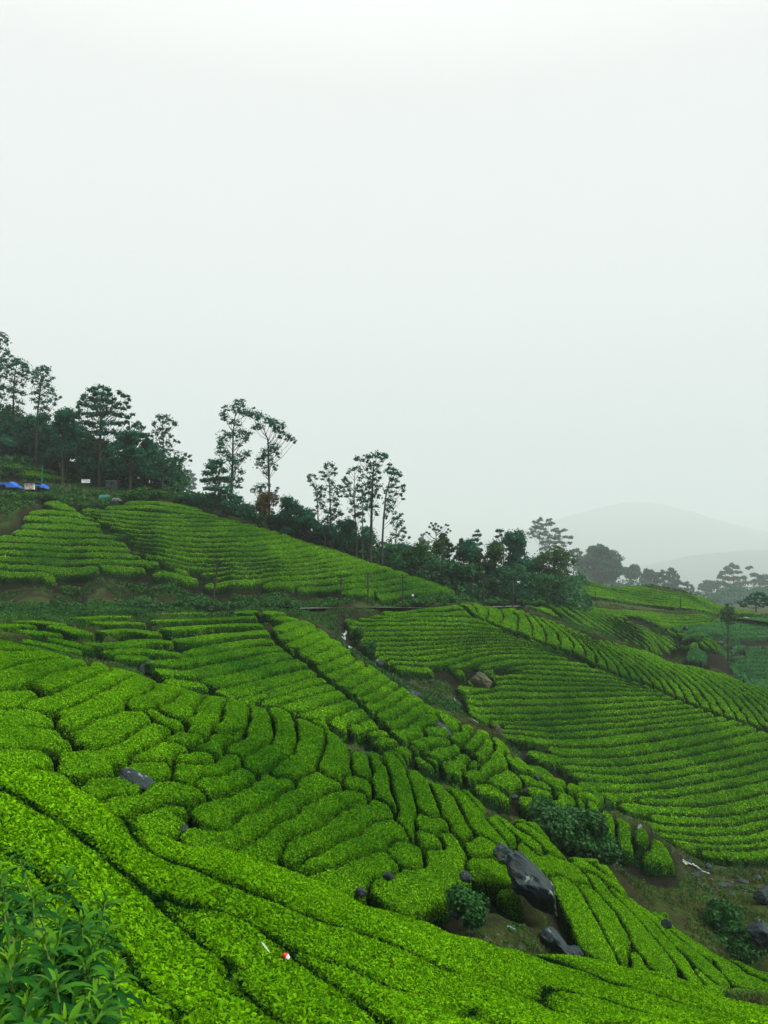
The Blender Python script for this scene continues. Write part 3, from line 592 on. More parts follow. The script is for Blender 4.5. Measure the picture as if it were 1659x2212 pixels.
dirt = np.clip(1.4 - dist_poly(Xg, Yg, np.array([[(x - CX) / FV * y, y] for x, y in ((1410, 118.5), (1500, 121), (1560, 129), (1600, 137), (1570, 142), (1480, 142), (1380, 140))])) / 2.8, 0, 1)
steep = np.maximum(steep, ((Yg > 91) & (Yg < 104) & (U_ < .1)) * .9); ext = len(Vb)
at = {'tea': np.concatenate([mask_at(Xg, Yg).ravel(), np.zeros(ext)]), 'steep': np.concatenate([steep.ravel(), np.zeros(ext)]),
      'wet': np.concatenate([wet.ravel(), np.zeros(ext)]), 'dirt': np.concatenate([dirt.ravel(), np.zeros(ext)])}
m, nt, b = new_mat('ground')
grass = mix_rgb(nt, noise_out(nt, 1.6, 6, .7), (0.016, 0.040, 0.006), (0.045, 0.075, 0.010))
grass = mix_rgb(nt, noise_out(nt, .35, 5, .7, .45, .62), grass, (0.032, 0.034, 0.012))
soil = mix_rgb(nt, noise_out(nt, 1.1, 6, .7), (0.008, 0.009, 0.004), (0.026, 0.021, 0.009))
soil = mix_rgb(nt, noise_out(nt, .22, 5, .7, .50, .60), soil, (0.03, 0.05, 0.013))
wetc = mix_rgb(nt, noise_out(nt, 1.3, 6, .75, .42, .6), (0.009, 0.010, 0.006), (0.040, 0.055, 0.008))
wetc = mix_rgb(nt, noise_out(nt, 3.0, 6, .75, .56, .62), wetc, (0.10, 0.11, 0.10))
g = mix_rgb(nt, attr_out(nt, 'steep'), grass, soil)
g = mix_rgb(nt, attr_out(nt, 'wet'), g, wetc)
g = mix_rgb(nt, attr_out(nt, 'dirt'), g, mix_rgb(nt, noise_out(nt, .9, 5, .7), (0.11, 0.12, 0.045), (0.05, 0.09, 0.02)))
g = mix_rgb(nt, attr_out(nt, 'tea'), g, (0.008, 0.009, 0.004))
nt.links.new(g, b.inputs['Base Color']); b.inputs['Roughness'].default_value = .95; b.inputs['Specular IOR Level'].default_value = .1
nn = nt.nodes.new('ShaderNodeTexNoise'); nn.inputs['Scale'].default_value = 2.5; nn.inputs['Detail'].default_value = 8; nn.inputs['Roughness'].default_value = .7
gg = nt.nodes.new('ShaderNodeNewGeometry'); nt.links.new(gg.outputs['Position'], nn.inputs['Vector'])
bp = nt.nodes.new('ShaderNodeBump'); bp.inputs['Strength'].default_value = .9; bp.inputs['Distance'].default_value = .35
nt.links.new(nn.outputs['Fac'], bp.inputs['Height']); nt.links.new(bp.outputs[0], b.inputs['Normal'])
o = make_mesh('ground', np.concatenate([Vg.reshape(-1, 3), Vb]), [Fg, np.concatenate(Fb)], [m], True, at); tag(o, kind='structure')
print('ground', round(time.time() - T00, 1))

# road
rd = resample3 = None
def ribbon(name, pts, half, mat, lift, nseg=60, level=True, kind='structure'):
    p = np.array(pts, float); t = np.linspace(0, len(p) - 1, nseg); c = np.stack([np.interp(t, np.arange(len(p)), p[:, k]) for k in range(3)], -1)
    d = np.gradient(c, axis=0); d[:, 2] = 0; d /= np.linalg.norm(d, axis=1, keepdims=True); s = np.stack([d[:, 1], -d[:, 0], 0 * d[:, 0]], -1)
    hw = half(np.linspace(0, 1, nseg)) if callable(half) else np.full(nseg, half)
    rows = []
    for k in (-1, -.5, 0, .5, 1):
        q = c + s * (hw * k)[:, None]
        if not level: q[:, 2] = Gz(q[:, 0], q[:, 1]) + lift
        rows.append(q)
    rows = np.stack(rows, 1); n = nseg; I = np.arange(n * 5).reshape(n, 5)
    F = np.stack([I[:-1, :-1], I[:-1, 1:], I[1:, 1:], I[1:, :-1]], -1).reshape(-1, 4)
    return tag(make_mesh(name, rows.reshape(-1, 3), [F], [mat], True), kind=kind)
M['road'] = plain_mat('wet asphalt', (0.11, 0.12, 0.12), (0.15, 0.16, 0.16), 2.0, .4, .4)
rp_ = [gpt(x, 0, Y) for x, Y in ((-200, 90), (0, 90.5), (200, 91), (400, 92), (560, 93.2), (640, 94.5), (720, 95.8), (800, 97.5), (880, 100), (1000, 106), (1100, 118), (1180, 132), (1225, 150), (1400, 158), (1600, 166), (1700, 172))]
rp_ = np.array(rp_); rp_[:, 2] += .06; 
for _ in range(3): rp_[1:-1, 2] = (rp_[:-2, 2] + rp_[1:-1, 2] * 2 + rp_[2:, 2]) / 4
ribbon('road', rp_, 2.0, M['road'], 0, 120)

# stream water
def water_mat():
    m, nt, b = new_mat('white water')
    c = mix_rgb(nt, noise_out(nt, 3.5, 6, .75, .44, .60), (0.04, 0.05, 0.04), (0.45, 0.52, 0.52))
    nt.links.new(c, b.inputs['Base Color']); b.inputs['Roughness'].default_value = .35; return m
M['water'] = water_mat()
def stream(pts, Yr, half):
    w = []
    for x, y in pts: w.append(cast(x, y, *Yr))
    w = np.array(w); w[:, 2] = Gz(w[:, 0], w[:, 1])
    t = np.linspace(0, len(w) - 1, 40); c = np.stack([np.interp(t, np.arange(len(w)), w[:, k]) for k in range(3)], -1)
    c[:, 0] += .10 * nz(t * 2.2, t * 0, 1, 41); c[:, 2] = Gz(c[:, 0], c[:, 1])
    return ribbon('stream', c, lambda s: half * (1 + .3 * nz(s * 14, s * 0, 1, 42)), M['water'], .16, 60, level=False)
stream(c5([(500,218),(490,250),(492,275),(485,300)]), (83, 91), .11)
stream(c5([(525,352),(535,362)]), (78, 88), .35)
stream(c5([(1100,625),(1115,660),(1150,700),(1195,735),(1205,765)]), (67, 79), .30)
stream(c5([(672,462),(700,478)]), (70, 76), .14)
stream(c6([(955,705),(990,745)]), (49, 57), .10)
stream(c6([(1205,675),(1222,682),(1238,688)]), (49, 56), .12)
stream(c6([(1252,694),(1275,704),(1290,716)]), (49, 56), .14)
stream(c6([(1298,722),(1320,730),(1338,739)]), (49, 56), .10)

# ------------------------------------------------------------------ grass and scrub on the bare ground (one mass nobody could count)
def blades(P, ln, wd, lean=.5):
    n = len(P); a = rng.normal(size=(n, 3)) * lean; a[:, 2] = 1; a /= np.linalg.norm(a, axis=1, keepdims=True)
    b = rng.normal(size=(n, 3)); b[:, 2] = 0; b /= np.linalg.norm(b, axis=1, keepdims=True)
    droop = rng.normal(size=(n, 3)) * .25; droop[:, 2] = -.1
    V = np.stack([P - b * wd[:, None], P + b * wd[:, None], P + a * ln[:, None] * .6 + b * wd[:, None] * .8, P + (a + droop) * ln[:, None], P + a * ln[:, None] * .6 - b * wd[:, None] * .8], 1)
    i = np.arange(n)[:, None] * 5
    return V.reshape(-1, 3), np.concatenate([i + np.array([[0, 1, 2, 4]])]), i + np.array([[2, 3, 4]])
def scatter(n, Y0, Y1, u0=-.53, u1=.53):
    L = np.log(np.sqrt(rng.random(n) * (Y1 ** 2 - Y0 ** 2) + Y0 ** 2)); u = u0 + (u1 - u0) * rng.random(n); Y = np.exp(L); return u * Y, Y
roadw = rp_[:, :2]
def grass_obj(name, n, Y0, Y1, ln0, wd0, mat, dens_noise=.0, mmax=.35, sel=None):
    X, Y = scatter(n, Y0, Y1); k = (mask_at(X, Y) < mmax) & (nz(X, Y, 1.2, 31) > dens_noise) & (dist_poly(X, Y, roadw) > 2.2) & (dist_poly(X, Y, sw) > .55)
    if sel is not None: k &= sel(X, Y)
    X, Y = X[k], Y[k]; Pp = np.stack([X, Y, Gz(X, Y)], -1); ln = ln0 * (.5 + rng.random(len(X))); V, F4, F3 = blades(Pp, ln, wd0 * (.7 + .6 * rng.random(len(X))))
    rd = np.repeat(rng.random(len(X)), 5); ag = np.repeat(np.clip(.5 + .6 * nz(X, Y, 2.5, 33), 0, 1), 5)
    return tag(make_mesh(name, V, [F4, F3], [M[mat]], False, {'rnd': rd, 'age_shade': ag}), 'rough grass and weeds on the bare soil and gullies', 'grass', kind='stuff')
grass_obj('grass', 90000, 18, 34, .13, .012, 'grass', .05)
grass_obj('grass', 110000, 38, 62, .22, .025, 'grass', -.1)
grass_obj('grass', 120000, 62, 112, .35, .05, 'under', -.35)
grass_obj('grass', 60000, 112, 200, .5, .09, 'under', -.5)
fol0 = []
def puffs(n, Y0, Y1, r0, r1, card, nc, u0=-.53, u1=.53):
    X, Y = scatter(n, Y0, Y1, u0, u1); k = (mask_at(X, Y, PL) < .5) & (mask_at(X, Y) < .8) & (nz(X, Y, 1.6, 35) > -.15) & (dist_poly(X, Y, roadw) > 2.5) & (dist_poly(X, Y, sw) > .7)
    for a_, b_ in zip(X[k], Y[k]): fol0.append((a_, b_, float(Gz(np.array([a_]), np.array([b_]))[0]), rng.uniform(r0, r1), card, nc))
puffs(5000, 18, 34, .06, .2, .075, 16); puffs(6000, 38, 62, .1, .35, .12, 16); puffs(5000, 62, 95, .2, .5, .2, 16)
print('grass', round(time.time() - T00, 1))

# ------------------------------------------------------------------ rocks
import bmesh
def rock_mat():
    m, nt, b = new_mat('wet dark rock')
    c = mix_rgb(nt, noise_out(nt, .9, 7, .7, .35, .65), (0.008, 0.016, 0.018), (0.024, 0.042, 0.046))
    c = mix_rgb(nt, noise_out(nt, 2.2, 7, .575, .635), c, (0.13, 0.19, 0.15))
    c = mix_rgb(nt, noise_out(nt, 1.4, 5, .7, .58, .68), c, (0.035, 0.045, 0.014))
    nt.links.new(c, b.inputs['Base Color']); b.inputs['Roughness'].default_value = .65; b.inputs['Specular IOR Level'].default_value = .2
    n = nt.nodes.new('ShaderNodeTexNoise'); n.inputs['Scale'].default_value = 4; n.inputs['Detail'].default_value = 8
    g = nt.nodes.new('ShaderNodeNewGeometry'); nt.links.new(g.outputs['Position'], n.inputs['Vector'])
    bp = nt.nodes.new('ShaderNodeBump'); bp.inputs['Strength'].default_value = .5; bp.inputs['Distance'].default_value = .1
    nt.links.new(n.outputs['Fac'], bp.inputs['Height']); nt.links.new(bp.outputs[0], b.inputs['Normal']); return m
M['rock'] = rock_mat()
M['rock_brown'] = plain_mat('mossy brown rock', (0.035, 0.040, 0.022), (0.07, 0.078, 0.045), 1.2, .85, .2, .6, 5)
def ico(sub):
    bm = bmesh.new(); bmesh.ops.create_icosphere(bm, subdivisions=sub, radius=1); v = np.array([x.co[:] for x in bm.verts]); f = np.array([[q.index for q in x.verts] for x in bm.faces]); bm.free(); return v, f
ICO = ico(6); ICO3 = ico(3)
def rock(x, y, rx, ry, Yr, label, roll=0.0, depth=.8, seed=0, mat='rock', name='boulder', lift=0.0, dist=None):
    w = cast(x, y, *Yr) if dist is None else w3(x, y, dist)
    Y = w[1]; a, b = rx / FV * Y, ry / FV * Y
    v = ICO[0].copy(); s = seed * 7.3
    # a few flat cuts make it angular
    r = np.random.default_rng(seed)
    for k in range(16):
        nd = r.normal(size=3); nd /= np.linalg.norm(nd); h = .55 + .35 * r.random(); dd = v @ nd; v = v - nd * np.clip(dd - h, 0, None)[:, None] * .85
    v = v * (1 + .16 * vnoise(v * 1.7 + s, 3) + .07 * vnoise(v * 5 + s, 4) - .09 * np.abs(vnoise(v * 3.1 + s, 6)) + .022 * vnoise(v * 13 + s, 5) + .012 * vnoise(v * 27 + s, 7))[:, None]
    v = v * np.array([a, (a + b) / 2 * depth, b])
    c, sn = math.cos(math.radians(roll)), math.sin(math.radians(roll)); v = np.stack([v[:, 0] * c + v[:, 2] * sn, v[:, 1], -v[:, 0] * sn + v[:, 2] * c], -1)
    o = make_mesh(name, v, [ICO[1]], [M[mat]], True); o.location = w + np.array([0, depth * .3 * (a + b) / 2, lift]); return tag(o, label, 'rock')
rock(1146,1908,100,44,(24,29),'huge dark slab of rock standing out of the near knoll, its long edge sloping right', 50, .75, 4, dist=25.6)
rock(1092,1850,30,22,(24,29),'dark shoulder of rock at the upper end of the huge slab', 30, .8, 3, dist=26.4)
rock(1198,2042,56,22,(24,29),'black pointed boulder with pale lichen edge below the huge slab', 42, .8, 5, dist=24.6)
rock(1238,2062,26,22,(24,29),'rounded lichen-spotted boulder right of the black pointed boulder', 30, .8, 6, dist=24.9)
rock(1272,2092,16,12,(24,29),'small brown rock at the end of the boulders below the slab', 10, .8, 16, 'rock_brown', dist=25.2)
rock(1004,1897,18,15,(23,28),'smooth grey boulder between tea bushes left of the huge slab', 10, .8, 7, dist=24.2)
rock(1028,1996,13,14,(23,28),'small grey rock on the bare soil left of the huge slab', 0, .8, 8, dist=23.6)
rock(1016,2022,13,9,(23,28),'small pale rock half hidden by the nearest slope', 0, .8, 9, dist=23.2)
rock(1100,2015,18,14,(23,28),'rock with a white lichen patch on bare soil below the slab', 0, .8, 10, dist=24.2)
rock(985,1975,14,14,(23,28),'squarish grey rock on the bare soil under the dark shrub', 20, .8, 11, dist=23.2)
rock(781,1928,15,10,(21,25),'pale streaked rock just above the nearest slope', 10, .8, 12, dist=21.8)
rock(839,1893,14,11,(22,26),'small grey rock tucked under the tea bushes of the knoll', 0, .8, 13, dist=22.6)
rock(296,1694,44,22,(20,27),'flat grey-blue boulder lying among tea bushes on the left of the knoll', 28, 1.0, 14, dist=22.0)
rock(388,1802,28,30,(19,25),'dark boulder in the gap between the nearest slope and the knoll', 0, .9, 15, dist=20.6)
rock(1441,1999,15,12,(30,35),'small blue-grey boulder among the lower tea bushes of the knoll', 40, .8, 17, dist=31.0)
rock(1603,2158,24,12,(28,32),'flat dark boulder near the bottom right corner', 15, .8, 18, dist=28.6)
rock(1648,2166,16,12,(28,32),'small dark rock beside the flat boulder in the bottom right corner', 0, .8, 19, dist=28.3)
rock(322,1443,20,19,(45,60),'grey boulder in the grassy gully left of the long rows', 10, .9, 20, dist=50)
rock(307,1449,12,14,(45,60),'smaller pale boulder leaning on the gully boulder', 0, .9, 21, dist=49)
rock(350,1370,12,9,(60,76),'pale stone at the head of the grassy gully', 0, .9, 22, dist=66)
rock(894,1503,24,11,(60,80),'smooth grey boulder on the grass beside the stream', 25, .9, 23, dist=62)
rock(960,1580,34,15,(44,60),'blue-grey ridge of rock breaking through the tea bushes', 45, .9, 24, dist=50.5)
rock(818,1433,11,9,(70,80),'small grey boulder near the foot of the waterfall', 0, .9, 25, dist=71)
rock(1122,1692,14,15,(44,55),'upright grey boulder at the tip of the left slope', 20, .9, 26, dist=47)
rock(1146,1718,24,16,(44,55),'dark sloping boulder beside the upright grey boulder', 25, .9, 27, dist=46)
rock(1108,1722,11,8,(42,50),'pale flat rock under the upright grey boulder', 0, .9, 28, dist=44.5)
rock(1160,1682,7,9,(44,50),'small pale rock between two tea bushes near the dark sloping boulder', 0, .9, 29, dist=47.5)
rock(1041,1472,27,21,(70,92),'big brown mossy boulder inside the tea rows of the facing slope', 10, .9, 30, 'rock_brown', dist=81)
rock(1075,1580,12,15,(66,75),'brown rock outcrop on the stream bank', 0, .9, 31, 'rock_brown', dist=70)
rock(1238,1765,9,8,(50,60),'small grey boulder above the dark shrubs', 0, .9, 32, dist=50)
rock(1652,1938,24,20,(40,50),'dark boulder at the right edge beyond the wet meadow', 10, .9, 33, dist=46)
rock(1646,2020,32,26,(38,44),'rounded blue-black boulder at the right edge below the shrub', 30, .9, 34, dist=40)
rock(1556,1389,9,5,(118,126),'small grey boulder at the tip of the low rise', 0, .9, 35, 'rock_brown', dist=133)
rock(1482,1357,8,6,(135,145),'grey boulder above the dirt clearing', 0, .9, 36, dist=140)
# loose stones of the stream bed: nothing tells them apart
sv, sf = ICO3
v = sv * (1 + .25 * vnoise(sv * 1.6, 9))[:, None] * np.array([1, .8, .6])
st0 = make_mesh('stone', v, [sf], [M['rock']], True)
first = True
for k in range(70):
    if k < 45: X, Y = (rng.uniform(1340, 1640) - CX) / FV, rng.uniform(47, 57)
    else:
        t = rng.random() * (len(sw) - 1.01); i = int(t); q = sw[i] + (sw[i + 1] - sw[i]) * (t - i); X, Y = q[0] / q[1], q[1] + rng.normal() * .8
    X = X * Y + rng.normal() * .5
    if mask_at(np.array([X]), np.array([Y]))[0] > .3: continue
    o = st0 if first else st0.copy()
    if not first: C.objects.link(o)
    first = False
    s = .10 + .28 * rng.random() ** 2
    o.location = (X, Y, float(Gz(np.array([X]), np.array([Y]))[0]) + s * .2); o.scale = (s, s * rng.uniform(.7, 1.2), s * rng.uniform(.7, 1.1)); o.rotation_euler = (0, 0, rng.random() * 6)
    tag(o, 'loose grey stone lying in the bed of the stream', 'stone', 'loose stones along the stream bed')
print('rocks', round(time.time() - T00, 1))

# ------------------------------------------------------------------ trees and shrubs
def tube(pts, rad_, n=6):
    pts = np.array(pts, float); V = []; F = []
    for k, p in enumerate(pts):
        d = pts[min(k + 1, len(pts) - 1)] - pts[max(k - 1, 0)]; d = d / (np.linalg.norm(d) + 1e-9)
        a = np.cross(d, [0.3, 1, .1]); a /= np.linalg.norm(a); b = np.cross(d, a)
        for j in range(n):
            t = 2 * math.pi * j / n; V.append(p + rad_[k] * (a * math.cos(t) + b * math.sin(t)))
    for k in range(len(pts) - 1):
        for j in range(n): F.append((k * n + j, k * n + (j + 1) % n, (k + 1) * n + (j + 1) % n, (k + 1) * n + j))
    return np.array(V), np.array(F)
class MB:
    def __init__(s): s.V = []; s.F4 = []; s.F3 = []; s.n = 0; s.A = []; s.B = []
    def add(s, V, F, rnd=None, age_shade=None):
        V = np.asarray(V, float); F = np.asarray(F) + s.n; (s.F4 if F.shape[1] == 4 else s.F3).append(F); s.V.append(V); s.n += len(V)
        s.A.append(np.full(len(V), .5) if rnd is None else rnd); s.B.append(np.full(len(V), .5) if age_shade is None else age_shade)
    def build(s, name, mat, parent=None, smooth=False, org=None):
        V = np.concatenate(s.V)
        if org is not None: V = V - np.array(org)
        fs = [np.concatenate(x) for x in (s.F4, s.F3) if x]
        return make_mesh(name, V, fs, [mat] if not isinstance(mat, list) else mat, smooth, {'rnd': np.concatenate(s.A), 'age_shade': np.concatenate(s.B)}, parent=parent)
def foliage(mb, c, r, n, size, flat=.75, hollow=.5, tilt=.9):
    d = rng.normal(size=(n, 3)); d /= np.linalg.norm(d, axis=1, keepdims=True); d[:, 2] = np.where(d[:, 2] < -.35, -d[:, 2], d[:, 2])
    rr = hollow + (1 - hollow) * rng.random(n) ** .6; rr = rr * (1 + .25 * vnoise(d * 2.2 + np.array(c) * .7, 17))
    P = np.array(c) + d * rr[:, None] * np.array([r, r, r * flat]); nr = d * np.array([.6, .6, 1.0]) + np.array([0, 0, .4])
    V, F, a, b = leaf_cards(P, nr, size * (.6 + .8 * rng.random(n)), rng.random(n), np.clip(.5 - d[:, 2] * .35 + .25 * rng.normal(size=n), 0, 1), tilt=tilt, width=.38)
    mb.add(V, F, a, b)
def gbase(x, Y): 
    X = (x - CX) / FV * Y; return np.array([X, Y, float(Gz(np.array([X]), np.array([Y]))[0]) - .1])
def tree(label, Y, trunk, clumps, mat='tree', tr=.28, card=.42, per=45, group=None, cat='tree', name='tree', djit=2.0, flat=.75, hollow=.45, limbs=True, lr=.07):
    """trunk: [(x, y), ...] from the foot up in the survey frame; clumps: (x, y, r)"""
    if Y >= 205: f_ = 3.3; Y *= f_; card *= f_ * .8; tr *= f_; djit *= f_; lr *= f_; per = per / 3.2
    lr *= .5; tr *= .72; b = gbase(trunk[0][0], Y); root = empty(name, b)
    pts = [b] + [w3(x, y, Y) for x, y in trunk[1:]]; tp = np.array(pts)
    mb = MB(); n = len(pts); V, F = tube(pts, [tr * (1 - .72 * k / max(1, n - 1)) for k in range(n)], 8); mb.add(V, F)
    fol = MB()
    for x, y, r in clumps:
        R = 1.38 * r / FV * Y; yy = rng.uniform(-djit, djit); c = w3(x, y, Y + yy)
        if limbs:
            zt = c[2] - R * 1.5 - abs(c[0] - np.interp(c[2], tp[:, 2], tp[:, 0])) * .7; zt = np.clip(zt, tp[0, 2] + .35 * (tp[-1, 2] - tp[0, 2]), tp[-1, 2] * .98 + tp[0, 2] * .02)
            s = np.array([np.interp(zt, tp[:, 2], tp[:, k]) for k in range(3)]); mid = (s + c) / 2 + np.array([0, 0, -.08 * np.linalg.norm(c - s)])
            V, F = tube([s, mid, c + np.array([0, 0, R * .2])], [lr * 1.5, lr, lr * .5], 5); mb.add(V, F)
        n_ = max(24, int(2.3 * per * (R / 1.35) ** 1.35)); kq = 6 if hollow < .3 else 4
        if hollow >= .3: foliage(fol, c, R * .8, n_ // 2, card, flat, hollow)
        if Y < 180: foliage(fol, c, R * 1.3, n_ // 3, card * .55, .8, .45, tilt=1.6)
        for q_ in range(kq):
            o_ = rng.normal(size=3); o_ *= R * .78 * rng.random() ** .4 / np.linalg.norm(o_); o_[2] *= .85
            foliage(fol, c + o_, R * rng.uniform(.32, .62), max(8, n_ // 5), card * .66, .75, .0, tilt=1.4)
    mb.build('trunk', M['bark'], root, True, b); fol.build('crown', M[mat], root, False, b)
    return tag(root, label, cat, group)
def dense(cx, cy, rx, ry, n, r0, seed, top=.5):
    r = np.random.default_rng(seed); res = []
    for k in range(n):
        a = r.random() * 2 * math.pi; q = math.sqrt(r.random()); x, y = math.cos(a) * q, math.sin(a) * q
        res.append((cx + x * (rx - r0 * .6), cy + y * (ry - r0 * .6), r0 * (.65 + .7 * r.random())))
    return res
def cone(cx, y0, y1, w, seed, n=14):
    r = np.random.default_rng(seed); res = []
    for k in range(n):
        t = (k + .5) / n; ww = w * (.25 + .75 * math.sin(min(1, t * 1.15) * math.pi * .62)); res.append((cx + r.uniform(-1, 1) * ww * .8, y0 + (y1 - y0) * t, 3.5 + ww * .35 * (.7 + .6 * r.random())))
    return res
def S2(pts): return [(438.9 + .3307 * x, 822.9 + .3307 * y, r * .3307) for x, y, r in pts]
def S2p(pts): return [(438.9 + .3307 * x, 822.9 + .3307 * y) for x, y in pts]
HF = dict(card=.42, per=62, flat=.72, hollow=.2)
tree('tall slim tree with a forked open crown, left of the pair against the sky', 124, S2p([(175,860),(185,700),(193,500),(195,380),(200,300),(210,220)]),
 S2([(235,140,22),(255,150,24),(205,150,16),(150,190,24),(130,225,24),(145,250,22),(215,185,34),(250,195,34),(280,210,30),(300,225,24),(330,180,8),(180,270,26),(225,280,22),(130,350,30),(165,355,24),(120,385,24),(140,405,24),(110,410,14),(250,350,36),(215,360,32),(285,355,28),(300,345,20),(265,385,24),(240,410,26),
 (130,450,34),(105,470,24),(150,480,30),(280,475,28),(255,500,32),(225,520,36),(295,490,16),(195,540,36),(170,510,26),(205,590,38),(240,600,24),(250,650,16),(215,650,32),(180,640,30),(230,690,20),(190,700,30)]), tr=.32, **HF)
tree('broad dark tree in front of the left tree of the pair', 121, S2p([(95,860),(100,760),(105,640)]), S2([(70,545,30),(40,570,28),(110,540,30),(20,610,26),(75,600,34),(130,590,30),(10,655,24),(50,660,34),(100,650,36),(150,650,30),(30,710,24),(90,710,36),(150,710,36),(60,760,34),(120,770,38),(180,760,36),(220,770,28),(150,810,30),(215,800,26),(90,810,30),(240,790,18)]), tr=.3, per=80, card=.45, flat=.8, hollow=.3, mat='tree')
tree('tall slim tree with an umbrella crown and bare lower trunk, right of the pair', 125, S2p([(432,760),(430,600),(425,480),(422,380),(405,340),(390,290)]),
 S2([(300,215,22),(330,220,24),(360,225,26),(345,245,24),(385,240,24),(410,255,26),(440,265,28),(470,280,28),(495,300,28),(515,285,18),(525,300,16),(450,290,24),(480,320,24),(510,335,24),(535,350,20),(560,365,18),(585,385,16),(600,400,10),(355,290,26),(330,310,18),(375,310,20),(545,380,16),(500,370,20),
 (450,425,28),(480,440,24),(430,450,26),(465,470,26),(490,485,18),(400,470,28),(385,500,26),(365,520,24),(420,500,28),(355,560,18),(385,545,22),(445,530,26),(465,560,18),(475,580,10),(410,570,20),(400,600,14),(420,615,12)]), tr=.27, **HF)
tree('reddish brown bamboo clump with feathery tips, under the umbrella-crowned tree', 120, [(572,1135),(572,1105),(572,1075)], dense(574, 1087, 26, 26, 26, 9, 5), mat='bamboo', tr=.2, per=80, card=.35, cat='bamboo', name='bamboo_clump', hollow=.2, limbs=False)
for k, (a, b_, lab) in enumerate((((330,700), (345,760), 'a'), )): pass
tree('small feathery green tree rising behind the brown bamboo clump', 124, [(560,1120),(565,1080),(566,1060)], S2([(350,700,22),(380,690,22),(410,690,20),(330,720,16),(480,720,10),(487,700,8),(470,745,14),(365,725,22)]), tr=.15, per=70, card=.4, hollow=.2)
tree('compact round dark tree right of the brown bamboo clump', 124, [(627,1150),(627,1110),(627,1090)], dense(625, 1100, 23, 27, 22, 9, 6)+dense(640, 1130, 22, 18, 10, 9, 16), tr=.25, per=70, card=.42, hollow=.35)
tree('slender tree with small tufted clumps, at the left of the tall group', 122, S2p([(835,1010),(833,900),(828,760),(822,640),(820,580)]),
 S2([(820,550,20),(845,560,18),(800,570,18),(865,580,12),(775,600,14),(860,610,14),(785,635,18),(800,620,18),(835,600,18),(820,650,14),(850,670,16),(875,700,18),(840,690,18),(870,735,20),(830,730,22),(895,760,14),(860,780,22),(825,790,20),(880,810,18),(860,840,24),(825,850,22),(885,860,20),(900,880,16)]), tr=.2, lr=.05, **HF)
tree('thin tree with sparse tufts leaning out left of the tall group', 126, S2p([(755,930),(748,820),(740,730),(720,680)]), S2([(700,620,12),(690,632,12),(725,625,12),(740,640,8),(695,655,14),(715,680,14),(740,700,18),(765,700,20),(790,705,16),(760,735,22),(735,740,16),(780,760,22),(745,775,20),(770,800,22),(790,830,20),(750,830,16),(800,860,18)]), tr=.16, lr=.05, **HF)
tree('leaning bare-trunked tree crossing behind the tall group', 121, S2p([(788,1060),(800,1000),(818,930),(832,885)]), S2([(835,880,22),(815,900,18),(860,880,18),(850,905,16)]), tr=.16, **HF)
tree('tallest tree of the right-hand tall group, thick straight trunk', 120, S2p([(1093,1175),(1097,1000),(1100,850),(1105,700),(1112,580),(1118,520)]),
 S2([(1148,475,18),(1170,490,18),(1195,505,20),(1130,495,18),(1105,490,16),(1190,485,14),(1160,515,20),(1080,500,16),(1060,500,16),(1040,520,12),(1010,510,18),(1000,515,12),(1075,530,14),(1115,545,20),(1140,560,18),(1090,565,20),(1065,575,14),(1130,590,18),(1105,610,18),(1150,600,14),(1090,640,18),(1125,650,22),(1155,640,16),(1075,660,18),(1105,680,22),(1150,690,20),(1130,720,18),(1080,700,20),(1075,740,26),(1110,760,26),(1060,780,26),(1145,760,18),(1090,800,26),(1120,830,24),(1065,830,22),(1130,870,18)]), tr=.38, lr=.06, card=.45, per=60, flat=.7, hollow=.25)
tree('second tree of the tall group with rounded tufts on its left side', 122, S2p([(1003,1160),(1000,1000),(990,850),(985,720),(990,600)]),
 S2([(990,575,16),(965,590,16),(1010,570,14),(945,600,10),(1025,590,16),(1045,625,16),(1020,640,16),(935,640,16),(920,650,14),(955,670,18),(930,685,20),(905,700,16),(950,710,18),(915,725,18),(1015,690,16),(1000,720,18),(940,755,18),(970,750,20),(1010,770,22),(975,800,22),(1000,830,24),(960,850,16),(1020,870,22),(985,880,20)]), tr=.2, lr=.05, **HF)
tree('thin straight tree standing between the two thickest trunks of the tall group', 123, S2p([(1040,1165),(1040,1000),(1042,850),(1045,720)]), S2([(1045,690,20),(1030,720,20),(1055,740,18),(1035,790,22),(1050,840,22),(1030,880,24),(1045,920,20)]), tr=.18, **HF)
tree('right-hand tree of the tall group, its crown leaning right', 119, S2p([(1168,1185),(1172,1020),(1180,880),(1195,740),(1215,660),(1235,600)]),
 S2([(1222,550,12),(1215,570,12),(1240,575,12),(1255,600,20),(1275,610,18),(1290,625,14),(1235,605,16),(1215,600,12),(1195,590,14),(1250,640,16),(1225,650,14),(1270,655,12),(1310,685,10),(1300,700,12),(1310,720,10),(1270,700,14),(1240,690,16),(1215,700,16),(1195,720,18),(1230,730,18),(1255,740,16),(1290,745,12),(1305,775,8),(1220,770,22),(1250,790,18),(1200,800,22),(1235,830,20),(1250,860,16),(1210,850,18),(1195,890,14),(1240,900,12)]), tr=.27, lr=.05, **HF)
